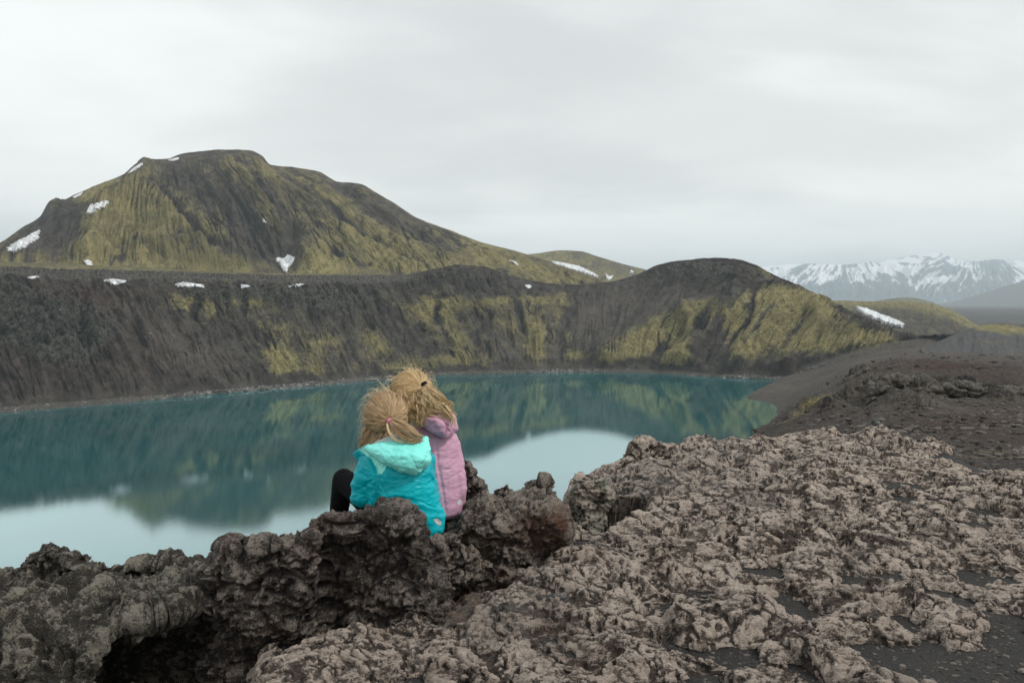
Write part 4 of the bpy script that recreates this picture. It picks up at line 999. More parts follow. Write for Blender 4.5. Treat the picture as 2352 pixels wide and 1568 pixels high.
def cloth_mat(name, col, dark, rough=.5, col2=None, sc=1.0, spec=.25):
    m, t = mk_mat(name)
    co = t.node('ShaderNodeTexCoord').outputs['Object']
    n1 = t.noise(co, 9 * sc, 4, .6); n2 = t.noise(co, 38 * sc, 5, .6, .6); n3 = t.noise(co, 900, 2, .5)
    c = t.mix(t.smooth(n1, .35, .65), col, dark)
    if col2 is not None:
        c = t.mix(t.attr('yoke'), c, col2)
    w = t.node('ShaderNodeTexNoise', inp={'Vector': t.mapping(co, (7, 7, 16), (0, .5, 0)), 'Scale': 1.5, 'Detail': 3, 'Distortion': .8})
    h = t.math('ADD', t.math('MULTIPLY', w.outputs['Fac'], 1.0), t.math('ADD', t.math('MULTIPLY', n2, .35), t.math('MULTIPLY', n3, .02)))
    return finish(m, t, c, rough, t.bump(h, .55, .012), spec)
M_teal = cloth_mat('turquoise_nylon', (0.0, 0.44, 0.50), (0.0, 0.37, 0.43), .42, col2=(0.32, 0.89, 0.79))
M_mint = cloth_mat('mint_nylon', (0.27, 0.86, 0.77), (0.22, 0.80, 0.71), .42, sc=1.4)
M_pink = cloth_mat('mauve_nylon', (0.60, 0.345, 0.455), (0.54, 0.30, 0.41), .45)
M_white = cloth_mat('white_fleece', (0.55, 0.57, 0.55), (0.45, 0.47, 0.46), .8)
M_black = cloth_mat('black_leggings', (0.008, 0.008, 0.009), (0.006, 0.006, 0.007), .85, spec=.1)
M_navy = cloth_mat('dark_trousers', (0.02, 0.022, 0.03), (0.012, 0.013, 0.02), .7)
M_refl, t = mk_mat('reflective_tape'); finish(M_refl, t, (0.55, 0.57, 0.58), .45, None, .6)
M_skin, t = mk_mat('skin')
co = t.node('ShaderNodeTexCoord').outputs['Object']
finish(M_skin, t, t.mix(t.smooth(t.noise(co, 30, 4), .4, .6), (0.60, 0.34, 0.24), (0.68, 0.40, 0.29)), .5, None, .4, Subsurface_Weight=.12, Subsurface_Scale=.01)
M_eye, t = mk_mat('eye'); finish(M_eye, t, (0.55, 0.60, 0.62), .2)
M_boot, t = mk_mat('boot_rubber'); finish(M_boot, t, (0.03, 0.03, 0.035), .6)
M_elA, t = mk_mat('pink_elastic'); finish(M_elA, t, (0.80, 0.22, 0.42), .6)
M_elB, t = mk_mat('black_elastic'); finish(M_elB, t, (0.012, 0.010, 0.010), .6)
def hair_mat(name, lo, md, hi):
    m, t = mk_mat(name)
    tn = t.attr('tint')
    co = t.node('ShaderNodeTexCoord').outputs['Object']
    c = t.ramp(tn, [(0.0, lo), (0.5, md), (1.0, hi)])
    return finish(m, t, c, .42, None, .45)
M_hairA = hair_mat('sandy_blonde_hair', (0.21, 0.125, 0.062), (0.52, 0.355, 0.195), (0.84, 0.65, 0.41))
M_hairB = hair_mat('golden_blonde_hair', (0.21, 0.125, 0.055), (0.62, 0.43, 0.22), (0.95, 0.77, 0.48))

def mesh_blob(name, fill, mat, parent, voxel=.005, smooth=3, sub=1, fold=None, attrs=None):
    V, N, F = blob_mesh(fill, voxel, smooth, sub)
    if fold is not None:
        V = V + N * fold(V, N)[:, None]
    at = attrs(V, N) if attrs else None
    o = new_mesh_obj(name, V - np.array(parent.location) if parent is not None else V, F, mat, parent, attrs=at)
    return o, V, N, F
def patch_from(name, V, N, F, poly, mat, parent, off=.0016, front=True):
    px, py = vpx(V)
    m = in_poly(px, py, poly) & (N[:, 1] < 0.2)
    f = F[0]; fm = m[f].all(1); idx = f[fm]
    if not len(idx): print('empty patch', name); return None
    used = np.unique(idx); rm = np.full(len(V), -1); rm[used] = np.arange(len(used))
    VV = V[used] + N[used] * off
    o = new_mesh_obj(name, VV - np.array(parent.location), rm[idx], mat, parent)
    return o
def creases(V, anchors, seed):
    """folds that radiate from pulled points plus general slack"""
    px, py = vpx(V)
    x, y, z = V[:, 0], V[:, 1], V[:, 2]
    out = np.zeros(len(V))
    for (ax, ay, R_, k, amp, ph) in anchors:
        th_ = np.arctan2(py - ay, px - ax); r = np.hypot(px - ax, py - ay)
        th_ = th_ + .25 * fbm(x * 9 + seed, y * 9, z * 9, 2)
        w = np.abs(np.sin(th_ * k * .5 + ph)); w = 1 - w ** .8
        gate = sstep(-.12, .30, fbm(np.cos(th_) * 1.6 + ax, np.sin(th_) * 1.6, r * .01 + seed, 2))
        out -= amp * .75 * w * gate * np.exp(-(r / R_) ** 1.6) * sstep(3, 18, r)
    g = fbm(x * 7 + seed, y * 5, z * 16 + x * 5, 3, .5, ridged=True)
    g2 = fbm(x * 16 + seed, y * 9, z * 34 - x * 10, 2, .5, ridged=True)
    g3 = fbm(x * 5 + z * 7 + seed, y * 3, z * 11 - x * 6, 3, .55)
    return 1.45 * out + .0066 * g + .0022 * g2 + .006 * g3

# ---- hair
def ellip(c, r, d):
    d = d / np.linalg.norm(d, axis=-1, keepdims=True)
    return c + d * r
def build_hair(name, strands, tints, radii, mat, parent, cap=None):
    """strands (N,K,3)"""
    N_, K, _ = strands.shape
    T = np.gradient(strands, axis=1); T /= np.linalg.norm(T, axis=2, keepdims=True) + 1e-9
    ref = np.array([0.13, -1.0, 0.2]); ref /= np.linalg.norm(ref)
    A_ = np.cross(T, ref); A_ /= np.linalg.norm(A_, axis=2, keepdims=True) + 1e-9
    B_ = np.cross(T, A_)
    V = []
    taper = np.clip(1.15 - np.linspace(0, 1, K) ** 3 * 1.05, .08, 1)[None, :, None] * radii[:, None, None]
    for k in range(3):
        an = 2 * math.pi * k / 3
        V.append(strands + (A_ * math.cos(an) + B_ * math.sin(an)) * taper)
    V = np.stack(V, 2).reshape(-1, 3)
    base_i = (np.arange(N_)[:, None] * K + np.arange(K - 1)[None]).reshape(-1) * 3
    F = []
    for k in range(3):
        k2 = (k + 1) % 3
        F.append(np.stack([base_i + k, base_i + k2, base_i + 3 + k2, base_i + 3 + k], -1))
    F = np.concatenate(F); tt = np.repeat(tints, K * 3)
    FF_ = [F]
    if cap is not None:
        cV, cF, ct = cap
        FF_ = [np.concatenate([F, cF + len(V)])]
        V = np.concatenate([V, cV]); tt = np.concatenate([tt, ct])
    return new_mesh_obj(name, V - np.array(parent.location), FF_, mat, parent, attrs={'tint': tt})
def cap_mesh(c, r, roll, face_cut=.45):
    nu, nv = 60, 40
    u = np.linspace(0, 2 * math.pi, nu); v = np.linspace(0, math.pi, nv)
    U, Vv = np.meshgrid(u, v)
    d = np.stack([np.sin(Vv) * np.cos(U), np.sin(Vv) * np.sin(U), np.cos(Vv)], -1)
    pts = (c + d * r * (1 + .02 * fbm(d[..., 0] * 3, d[..., 1] * 3, d[..., 2] * 3, 3)[..., None]))
    F = grid_faces(nv, nu)
    dd = d.reshape(-1, 3)[F].mean(1)
    keep = ~((dd[:, 1] > face_cut) & (dd[:, 2] < .45)) & (dd[:, 2] > -.72)
    return pts.reshape(-1, 3), F[keep], .22 + .12 * np.random.default_rng(1).random(nu * nv)
def slerp_path(c, r, d0, d1, K, lift):
    """paths over the skull from direction d0 to d1; (N,K,3)"""
    d0 = d0 / np.linalg.norm(d0, axis=-1, keepdims=True); d1 = d1 / np.linalg.norm(d1, axis=-1, keepdims=True)
    om = np.arccos(np.clip((d0 * d1).sum(-1), -1, 1))[:, None, None]
    t = np.linspace(0, 1, K)[None, :, None]
    so = np.sin(om) + 1e-6
    D = np.sin((1 - t) * om) / so * d0[:, None] + np.sin(t * om) / so * d1[:, None]
    D /= np.linalg.norm(D, axis=-1, keepdims=True)
    L = 1 + lift[:, None, None] * np.sin(np.pi * np.clip(t, 0, 1)) ** .7 + .012
    return c + D * r * L
def bez(pts, K):
    """Catmull-Rom through control points; pts (M,C,3) -> (M,K,3)"""
    M, C, _ = pts.shape
    pp = np.concatenate([2 * pts[:, :1] - pts[:, 1:2], pts, 2 * pts[:, -1:] - pts[:, -2:-1]], 1)
    u = np.linspace(0, C - 1 - 1e-6, K); i = u.astype(int); f = (u - i)[None, :, None]
    p0, p1, p2, p3 = pp[:, i], pp[:, i + 1], pp[:, i + 2], pp[:, i + 3]
    return .5 * ((2 * p1) + (-p0 + p2) * f + (2 * p0 - 5 * p1 + 4 * p2 - p3) * f ** 2 + (-p0 + 3 * p1 - 3 * p2 + p3) * f ** 3)
def clump(guides, n, spread, rg, K, wav=.002, tint0=.5, tvar=.25, rad=.0008, end=.4, mid=1.0):
    """n strands around every guide"""
    M = guides.shape[0]
    off = rg.normal(size=(M, n, 1, 3)) * spread
    t = np.linspace(0, 1, K)[None, None, :, None]
    prof = (mid * np.sin(np.pi * t) ** .5 * .6 + .4) * (1 - (1 - end) * t)
    ph = rg.random((M, n, 1, 3)) * 6.28; fr_ = rg.uniform(1.5, 4, (M, n, 1, 1))
    S_ = guides[:, None] + off * prof + wav * np.sin(t * fr_ * 6.28 + ph) * t
    gt = rg.normal(tint0, tvar * .6, (M, 1)); tt = np.clip(gt + rg.normal(0, tvar * .55, (M, n)), 0, 1)
    return S_.reshape(-1, K, 3), tt.reshape(-1), rg.uniform(.6, 1.25, M * n) * rad

def hand(bm, wrist, dirv, side, up, s=.82):
    """palm, four bent fingers of unequal length and a thumb"""
    d = Vector(dirv).normalized(); u = Vector(up).normalized(); r = d.cross(u).normalized() * side
    u = r.cross(d) * side
    w = Vector(wrist)
    palm = w + d * .038 * s
    hull_mesh(bm, ball(w, .017 * s) + ball(w + d * .062 * s + r * .024 * s, .011 * s) + ball(w + d * .064 * s - r * .024 * s, .010 * s))
    for k, ln in enumerate((.060, .068, .062, .048)):
        o_ = w + d * .062 * s + r * (.026 - .0175 * k) * s
        a_ = o_ + d * ln * .5 * s - u * .008 * s; b_ = a_ + d * ln * .3 * s - u * .018 * s; c_ = b_ + d * ln * .08 * s - u * .018 * s
        chain(bm, [(o_, .0078 * s), (a_, .0072 * s), (b_, .0066 * s), (c_, .0058 * s)])
    o_ = w + d * .018 * s + r * .02 * s
    a_ = o_ + (d * .6 + r * .8).normalized() * .03 * s; b_ = a_ + (d * .9 + r * .2).normalized() * .026 * s - u * .006 * s
    chain(bm, [(o_, .010 * s), (a_, .0088 * s), (b_, .0070 * s)])

def girl_root(px, py, y, label):
    v = P(px, py, y)
    r = bpy.data.objects.new('person', None); COL.objects.link(r); r.location = v
    r.empty_display_size = .2
    tag(r, label, 'person')
    bpy.context.view_layer.update()
    return r

def body(root, hc, hr, neck, chest, waist, pelvis, arms, legs, roll):
    Rm = Matrix.Rotation(roll, 3, 'Y')
    def hp(x, y, z): return Vector(hc) + Rm @ Vector((x, y, z))
    def fill(bm):
        # skull, jaw, face (the face looks away from the viewpoint, +y)
        hull_mesh(bm, ball(hp(0, -.004, .012), (hr[0] * .90, hr[1] * .92, hr[2] * .86)) + ball(hp(0, .040, -.046), (.040, .034, .034)) + ball(hp(0, .052, -.070), (.018, .016, .014)))
        hull_mesh(bm, ball(hp(0, .078, .010), (.006, .006, .010)) + ball(hp(0, .096, -.018), (.0095, .010, .008)) + ball(hp(0, .080, -.020), (.014, .008, .008)))
        for s_ in (-1, 1):
            hull_mesh(bm, ball(hp(s_ * .014, .080, .016), (.006, .008, .005)) + ball(hp(s_ * .040, .066, .014), (.006, .008, .005)))
            hull_mesh(bm, ball(hp(s_ * hr[0] * .96, .002, -.008), (.008, .012, .026)) + ball(hp(s_ * (hr[0] * .96 + .006), -.008, .006), (.005, .008, .014)))
            hull_mesh(bm, ball(hp(s_ * .034, .062, -.022), (.018, .016, .016)))
        hull_mesh(bm, ball(hp(-.016, .076, -.044), (.006, .007, .005)) + ball(hp(.016, .076, -.044), (.006, .007, .005)))
        chain(bm, [(hp(0, -.01, -.05), .042), (neck, .036), (chest + Vector((0, .01, .02)), (.07, .05, .05))])
        chain(bm, [(chest, (.098, .065, .08)), (waist, (.088, .062, .07)), (pelvis, (.098, .075, .07))])
        for pts, hd in arms:
            chain(bm, [(chest + (pts[0] - chest) * .5, .05)] + [(p, r_) for p, r_ in zip(pts, (.034, .027, .020))])
            d_ = pts[-1] - pts[-2]; hand(bm, pts[-1], d_, hd, (0, 0, 1))
        for pts in legs:
            chain(bm, [(p, r_) for p, r_ in zip(pts, (.062, .040, .027))])
            hull_mesh(bm, ball(pts[-1], .026) + ball(pts[-1] + Vector((0, .085, -.02)), (.026, .03, .015)))
    o, V, N, F = mesh_blob('body', fill, M_skin, root, voxel=.0042, smooth=2, sub=0)
    for s_ in (-1, 1):
        bm = bmesh.new(); bmesh.ops.create_uvsphere(bm, u_segments=12, v_segments=8, radius=.0095)
        me = bpy.data.meshes.new('eye'); bm.to_mesh(me); bm.free(); me.materials.append(M_eye)
        e = bpy.data.objects.new('eye', me); COL.objects.link(e); e.parent = root
        e.location = hp(s_ * .027, .070, .004) - root.location
    return hp
def limbs(root, name, segs, mat, radii, voxel=.006, fold_amp=.003):
    def fill(bm):
        for pts in segs: chain(bm, [(p, r_) for p, r_ in zip(pts, radii)])
    return mesh_blob(name, fill, mat, root, voxel=voxel, smooth=3, sub=1, fold=lambda V, N: fold_amp * fbm(V[:, 0] * 10, V[:, 1] * 10, V[:, 2] * 26, 3, ridged=True))
def boots(root, legs, mat):
    for pts in legs:
        a_ = pts[-1]
        mesh_blob('shoe', lambda bm: (hull_mesh(bm, ball(a_ + Vector((0, 0, .02)), .034) + ball(a_ + Vector((0, .0, -.03)), (.034, .04, .02))), hull_mesh(bm, ball(a_ + Vector((0, -.01, -.028)), (.034, .03, .022)) + ball(a_ + Vector((0, .10, -.034)), (.036, .035, .018)))), mat, root, voxel=.006, smooth=3, sub=0)
def tie(root, c, axis, R_, r_, mat):
    bm = bmesh.new()
    ax = Vector(axis).normalized(); q = ax.to_track_quat('Z', 'Y').to_matrix()
    for k in range(2):
        n1_, n2_ = 24, 8; vs = []
        for i in range(n1_):
            for j in range(n2_):
                A1 = 2 * math.pi * i / n1_; A2 = 2 * math.pi * j / n2_
                rr_ = R_ + r_ * math.cos(A2)
                vs.append(bm.verts.new(Vector(c) - root.location + q @ Vector((rr_ * math.cos(A1), rr_ * math.sin(A1), r_ * math.sin(A2) + (k - .5) * r_ * 1.7))))
        for i in range(n1_):
            for j in range(n2_):
                bm.faces.new((vs[i * n2_ + j], vs[((i + 1) % n1_) * n2_ + j], vs[((i + 1) % n1_) * n2_ + (j + 1) % n2_], vs[i * n2_ + (j + 1) % n2_]))
    me = bpy.data.meshes.new('hair_tie'); bm.to_mesh(me); bm.free(); me.materials.append(mat)
    for p in me.polygons: p.use_smooth = True
    o = bpy.data.objects.new('hair_tie', me); COL.objects.link(o); o.parent = root

# =========================== girl in the turquoise jacket
A = girl_root(930, 1224, 3.10, 'girl in a turquoise jacket with a mint hood and low ponytail sitting on the rock')
hcA = P(886, 955, 3.11); hrA = np.array([.078, .088, .089]); rollA = math.radians(-8)
armsA = [((P(850, 1058, 3.09), P(836, 1136, 3.08), P(872, 1140, 3.24)), 1), ((P(975, 1060, 3.10), P(985, 1135, 3.14), P(950, 1140, 3.27)), -1)]
legsA = [(P(897, 1190, 3.14), P(789, 1100, 3.36), P(770, 1236, 3.42)), (P(945, 1190, 3.15), P(872, 1110, 3.42), P(860, 1236, 3.46))]
body(A, hcA, hrA, P(904, 1012, 3.09), P(920, 1080, 3.085), P(925, 1135, 3.085), P(928, 1185, 3.10), armsA, legsA, rollA)
def fillA(bm):
    b2 = bmesh.new()
    rings_mesh(bm, [(1012, 880, 938, 3.09, .050), (1022, 858, 962, 3.09, .066), (1034, 842, 980, 3.09, .082), (1050, 836, 990, 3.088, .095), (1075, 836, 997, 3.084, .106), (1105, 842, 1000, 3.082, .112), (1140, 848, 1006, 3.084, .116),
                    (1172, 852, 1013, 3.09, .120), (1198, 860, 1018, 3.10, .122), (1222, 884, 1017, 3.11, .115)])
    chain(bm, [(P(852, 1056, 3.09), (.046, .05, .046)), (P(840, 1095, 3.07), .047), (P(833, 1138, 3.07), .046), (P(850, 1142, 3.16), .040), (P(874, 1140, 3.23), .034)])
    chain(bm, [(P(972, 1060, 3.10), .046), (P(978, 1100, 3.10), .044), (P(984, 1140, 3.12), .045), (P(950, 1140, 3.25), .034)])
    hull_mesh(bm, [P(998, 1165, 3.03), P(1018, 1166, 3.06), P(1022, 1190, 3.06), P(1020, 1205, 3.04), P(1012, 1227, 3.03), P(990, 1200, 3.02), P(985, 1180, 3.02), P(1000, 1170, 3.10), P(1016, 1200, 3.12)])
    hull_mesh(bm, [P(806, 1041, 3.10), P(838, 1021, 3.05), P(850, 1030, 3.03), P(846, 1044, 3.05), P(818, 1056, 3.09), P(815, 1046, 3.13), P(845, 1028, 3.10)])
def foldA(V, N):
    px, py = vpx(V)
    f = creases(V, [(866, 1098, 75, 7, .011, .4), (860, 1160, 60, 6, .007, 1.0), (1010, 1170, 60, 7, .007, .3), (985, 1085, 50, 6, .005, 0)], 2.0)
    # crease where the sleeve meets the back
    d, _ = poly_dist(px, py, [(853, 1050), (868, 1090), (867, 1130), (862, 1170)])
    return f - .010 * np.exp(-(d / 4.5) ** 2) * (N[:, 1] < .1)
def yokeA(V, N):
    px, py = vpx(V)
    return {'yoke': (in_poly(px, py, [(824, 1032), (838, 1020), (870, 1030), (890, 1062), (884, 1078), (876, 1088), (869, 1090), (864, 1072), (852, 1053), (836, 1042)]) & (N[:, 1] < .3)).astype(float)}
jA, VA, NA, FA = mesh_blob('jacket', fillA, M_teal, A, voxel=.0055, smooth=4, sub=1, fold=foldA, attrs=yokeA)
patch_from('reflective_patch', VA, NA, FA, [(994, 1192), (1004, 1188), (1013, 1194), (1014, 1206), (1008, 1206), (1000, 1202)], M_refl, A)
def hoodfoldA(V, N):
    px, py = vpx(V)
    f = creases(V, [(978, 1003, 90, 5, .006, .2), (960, 1078, 55, 7, .007, .8), (856, 1038, 70, 6, .005, .1)], 6.0) * 1.0
    d, _ = poly_dist(px, py, [(850, 1030), (900, 1062), (950, 1072), (978, 1052)])
    return f + .006 * np.exp(-(d / 10) ** 2) * (N[:, 1] < .1)
mesh_blob('hood', lambda bm: (hull_mesh(bm, [P(*p) for p in [(838, 1026, 3.01), (874, 1018, 2.99), (922, 1015, 2.985), (964, 1005, 3.0), (982, 1000, 3.03), (990, 1030, 3.00), (985, 1066, 2.97), (956, 1090, 2.955), (918, 1080, 2.95), (878, 1062, 2.96), (856, 1042, 2.985),
                                           (900, 1045, 2.935), (950, 1045, 2.925), (940, 1068, 2.925), (970, 1055, 2.935),
                                           (850, 1030, 3.06), (980, 1005, 3.08), (950, 1085, 3.02), (985, 1060, 3.05)]]),
                              ), M_mint, A, voxel=.005, smooth=3, sub=1, fold=hoodfoldA)
mesh_blob('collar', lambda bm: [hull_mesh(bm, [P(*p) for p in q]) for q in ([(850, 1021, 3.03), (872, 1010, 3.01), (898, 1000, 3.0), (900, 1024, 3.0), (850, 1030, 3.04), (875, 1010, 3.05), (898, 1002, 3.04)],
                                                                          [(896, 1000, 3.0), (925, 1002, 3.0), (964, 998, 3.03), (968, 1004, 3.04), (930, 1022, 3.0), (896, 1024, 3.0), (925, 1002, 3.04), (964, 999, 3.07)])],
          M_white, A, voxel=.004, smooth=2, sub=1, fold=lambda V, N: .003 * fbm(V[:, 0] * 14, V[:, 1] * 14, V[:, 2] * 14, 3, ridged=True))
limbs(A, 'leggings', [(a_, b_, c_) for a_, b_, c_ in legsA], M_black, (.074, .047, .036), fold_amp=.0015)
boots(A, legsA, M_boot)
# hair of A
rg = np.random.default_rng(21)
K = 22
c = np.array(hcA); r = hrA * 1.03
Rr = np.array(Matrix.Rotation(rollA, 3, 'Y'))
def scalp_dirs(n, rg, ymax=.35, zmin=-.25):
    d = rg.normal(size=(n * 4, 3)); d /= np.linalg.norm(d, axis=1)[:, None]
    k = (d[:, 1] < ymax) & (d[:, 2] > zmin - .35 * (d[:, 1] < -.4))
    return d[k][:n]
tieA = np.array(P(895, 966, 3.11 - .098)); tdA = (tieA - c) / r
d0 = scalp_dirs(420, rg, .55, -.25)
g = slerp_path(c, r, d0, np.broadcast_to(tdA, d0.shape), K, rg.uniform(.0, .05, len(d0)))
g = g + .0022 * np.sin(np.linspace(0, 1, K)[None, :, None] * 9 + rg.random((len(d0), 1, 3)) * 6)
s1 = clump(g, 14, .0034, rg, K, wav=.0010, tint0=.56, tvar=.22, rad=.0008, end=.35)
# ponytail
n = 46
cp = np.zeros((n, 6, 3))
pt = [(895, 966, 3.005), (908, 980, 2.985), (925, 994, 2.972), (945, 1006, 2.968), (958, 1008, 2.972), (972, 1008, 2.978)]
ro = rg.normal(size=(n, 1, 3)) * np.array([.010, .006, .010])
ends = rg.uniform(.75, 1.0, (n, 1, 1))
for j, p in enumerate(pt): cp[:, j] = np.array(P(*p))
wd = np.array([.35, .9, 1.25, 1.2, .9, .45])[None, :, None]
gp = bez(cp + ro * wd, K)
L0 = gp[:, :1]; gp = L0 + (gp - L0) * ends
s2 = clump(gp, 16, .0030, rg, K, wav=.0012, tint0=.62, tvar=.36, rad=.0010, end=.5)
# loose locks below, sweeping down to the left over the neck
n = 60
th0 = rg.uniform(0, 1, n)
x0 = 838 + 62 * th0; y0_ = 985 + 18 * rg.random(n) - 12 * (1 - th0)
cp = np.zeros((n, 5, 3))
for i in range(n):
    q = th0[i]; yy = 3.03 + .05 * (1 - q) + rg.uniform(-.012, .012)
    ex_ = 818 + 62 * q + rg.normal(0, 6); ey_ = 1030 - 16 * q + rg.normal(0, 6)
    pts = [(x0[i], y0_[i] - 22, yy + .01), (x0[i] + 1, y0_[i], yy), (x0[i] - 3 + rg.normal(0, 3), y0_[i] + 13, yy - .008), ((x0[i] + ex_) / 2 - 2, (y0_[i] + ey_) / 2 + 8, yy - .01), (ex_, ey_, yy - .008)]
    for j, p in enumerate(pts): cp[i, j] = np.array(P(*p))
s3 = clump(bez(cp, K), 11, .0034, rg, K, wav=.003, tint0=.45, tvar=.36, rad=.0009, end=.7)
# wisps blown off to the left and above
n = 64
cp = np.zeros((n, 4, 3))
for i in range(n):
    an = rg.uniform(math.radians(75), math.radians(235)) if i % 5 else rg.uniform(math.radians(20), math.radians(100))
    ox, oz = math.cos(an), math.sin(an)
    b0 = c + np.array([ox * r[0], rg.uniform(-.03, .04), oz * r[2]]) * np.array([.99, 1, .99])
    ln = rg.uniform(.012, .034) * (1.5 if i % 9 == 0 else 1)
    tang = np.array([-oz, 0, ox]) * rg.choice([-1, 1, 1])
    out = np.array([ox, rg.normal(0, .3), oz])
    cp[i, 0] = b0; cp[i, 1] = b0 + out * ln * .45 + tang * ln * .6; cp[i, 2] = b0 + out * ln * .9 + tang * ln * 1.3 + rg.normal(0, .003, 3)
    cp[i, 3] = b0 + out * ln * rg.uniform(.6, 1.2) + tang * ln * 2.1 + np.array([-.004, 0, -.012])
s4 = clump(bez(cp, K), 2, .0012, rg, K, wav=.003, tint0=.8, tvar=.2, rad=.00042, end=1.2)
ss = [np.concatenate(z_) for z_ in zip(s1, s2, s3, s4)]
build_hair('hair', ss[0], ss[1], ss[2], M_hairA, A, cap_mesh(c, r * .985, rollA))
tie(A, np.array(P(896, 967, 3.005)), np.array(P(910, 982, 2.98)) - np.array(P(895, 966, 3.01)), .0095, .0030, M_elA)

# =========================== girl in the pink jacket
B = girl_root(1000, 1176, 3.30, 'girl in a dusty pink hooded jacket with long wavy blonde hair sitting beside')
hcB = P(946, 906, 3.30); hrB = np.array([.082, .090, .093]); rollB = math.radians(-14)
armsB = [((P(925, 1030, 3.30), P(918, 1110, 3.34), P(940, 1120, 3.48)), 1), ((P(1038, 1030, 3.29), P(1052, 1120, 3.28), P(1020, 1130, 3.44)), -1)]
legsB = [(P(960, 1142, 3.35), P(930, 1112, 3.62), P(930, 1236, 3.66)), (P(1010, 1142, 3.35), P(985, 1112, 3.64), P(985, 1236, 3.68))]
body(B, hcB, hrB, P(972, 978, 3.29), P(988, 1042, 3.29), P(992, 1100, 3.29), P(995, 1140, 3.31), armsB, legsB, rollB)
def fillB(bm):
    rings_mesh(bm, [(980, 955, 1010, 3.29, .048), (990, 935, 1036, 3.29, .066), (1002, 922, 1050, 3.29, .082), (1022, 916, 1054, 3.288, .094), (1055, 918, 1056, 3.285, .104), (1095, 922, 1059, 3.285, .110), (1135, 928, 1062, 3.29, .115), (1168, 934, 1064, 3.30, .118), (1178, 950, 1058, 3.31, .105)])
    chain(bm, [(P(1034, 1024, 3.29), (.044, .048, .044)), (P(1044, 1070, 3.27), .042), (P(1051, 1122, 3.27), .041), (P(1048, 1146, 3.30), .040), (P(1020, 1140, 3.42), .034)])
    chain(bm, [(P(930, 1024, 3.29), .044), (P(920, 1110, 3.32), .042), (P(940, 1120, 3.46), .033)])
def foldB(V, N):
    px, py = vpx(V)
    f = creases(V, [(1006, 1080, 60, 6, .005, .3), (1072, 1100, 40, 6, .004, .9), (1030, 1004, 60, 5, .004, .5)], 5.0)
    d, _ = poly_dist(px, py, [(1002, 1010), (1004, 1060), (1012, 1100), (1024, 1176)])
    d2, _ = poly_dist(px, py, [(1028, 1100), (1060, 1082), (1074, 1070)]); d3, _ = poly_dist(px, py, [(1022, 1138), (1050, 1120), (1074, 1112)])
    return .62 * f - .0045 * np.exp(-(d / 4) ** 2) * (N[:, 1] < .1) - .0020 * (np.exp(-(d2 / 3) ** 2) + np.exp(-(d3 / 3) ** 2)) * (1 - np.exp(-((px - 1040) / 14) ** 2) * .4)
jB, VB, NB, FB = mesh_blob('jacket', fillB, M_pink, B, voxel=.0055, smooth=4, sub=1, fold=foldB, attrs=lambda V, N: {'yoke': np.zeros(len(V))})
patch_from('reflective_patch', VB, NB, FB, [(1049, 1149), (1055, 1145), (1060, 1148), (1061, 1155), (1056, 1160), (1050, 1159)], M_refl, B)
patch_from('reflective_patch', VB, NB, FB, [(1044, 995), (1052, 992), (1056, 997), (1050, 1000)], M_refl, B)
def hoodfoldB(V, N):
    px, py = vpx(V)
    f = creases(V, [(1012, 962, 46, 7, .009, .2), (1036, 985, 40, 6, .006, .6), (966, 956, 50, 5, .005, .1)], 9.0)
    d, _ = poly_dist(px, py, [(985, 956), (1010, 960), (1024, 968), (1030, 990)])
    return f - .008 * np.exp(-(d / 3.5) ** 2)
mesh_blob('hood', lambda bm: hull_mesh(bm, [P(*p) for p in [(958, 952, 3.21), (985, 947, 3.20), (1012, 942, 3.21), (1032, 940, 3.24), (1048, 962, 3.24), (1050, 986, 3.22), (1040, 998, 3.19), (1024, 1006, 3.17), (1004, 998, 3.17), (976, 982, 3.19),
                                         (1000, 965, 3.15), (1028, 970, 3.16), (1016, 988, 3.145), (1036, 984, 3.165), (965, 960, 3.29), (1040, 950, 3.30), (1046, 985, 3.28), (1010, 1000, 3.27)]]), M_pink, B, voxel=.005, smooth=3, sub=1, fold=hoodfoldB,
          attrs=lambda V, N: {'yoke': np.zeros(len(V))})
limbs(B, 'trousers', [(a_, b_, c_) for a_, b_, c_ in legsB], M_navy, (.076, .052, .042))
boots(B, legsB, M_boot)
# hair of B: half tied up, the rest long and wavy
c = np.array(hcB); r = hrB * 1.03
tieB = np.array(P(974, 881, 3.30 - .095)); tdB = (tieB - c) / r
d0 = scalp_dirs(560, rg, .55, -.6)
upp_ = d0[(d0[:, 2] > .05 + .25 * (d0[:, 0] + .2)) | (d0[:, 0] < -.75)]
g = slerp_path(c, r, upp_, np.broadcast_to(tdB, upp_.shape), K, rg.uniform(.01, .06, len(upp_)))
s1 = clump(g, 14, .0034, rg, K, wav=.0010, tint0=.62, tvar=.22, rad=.0008, end=.35)
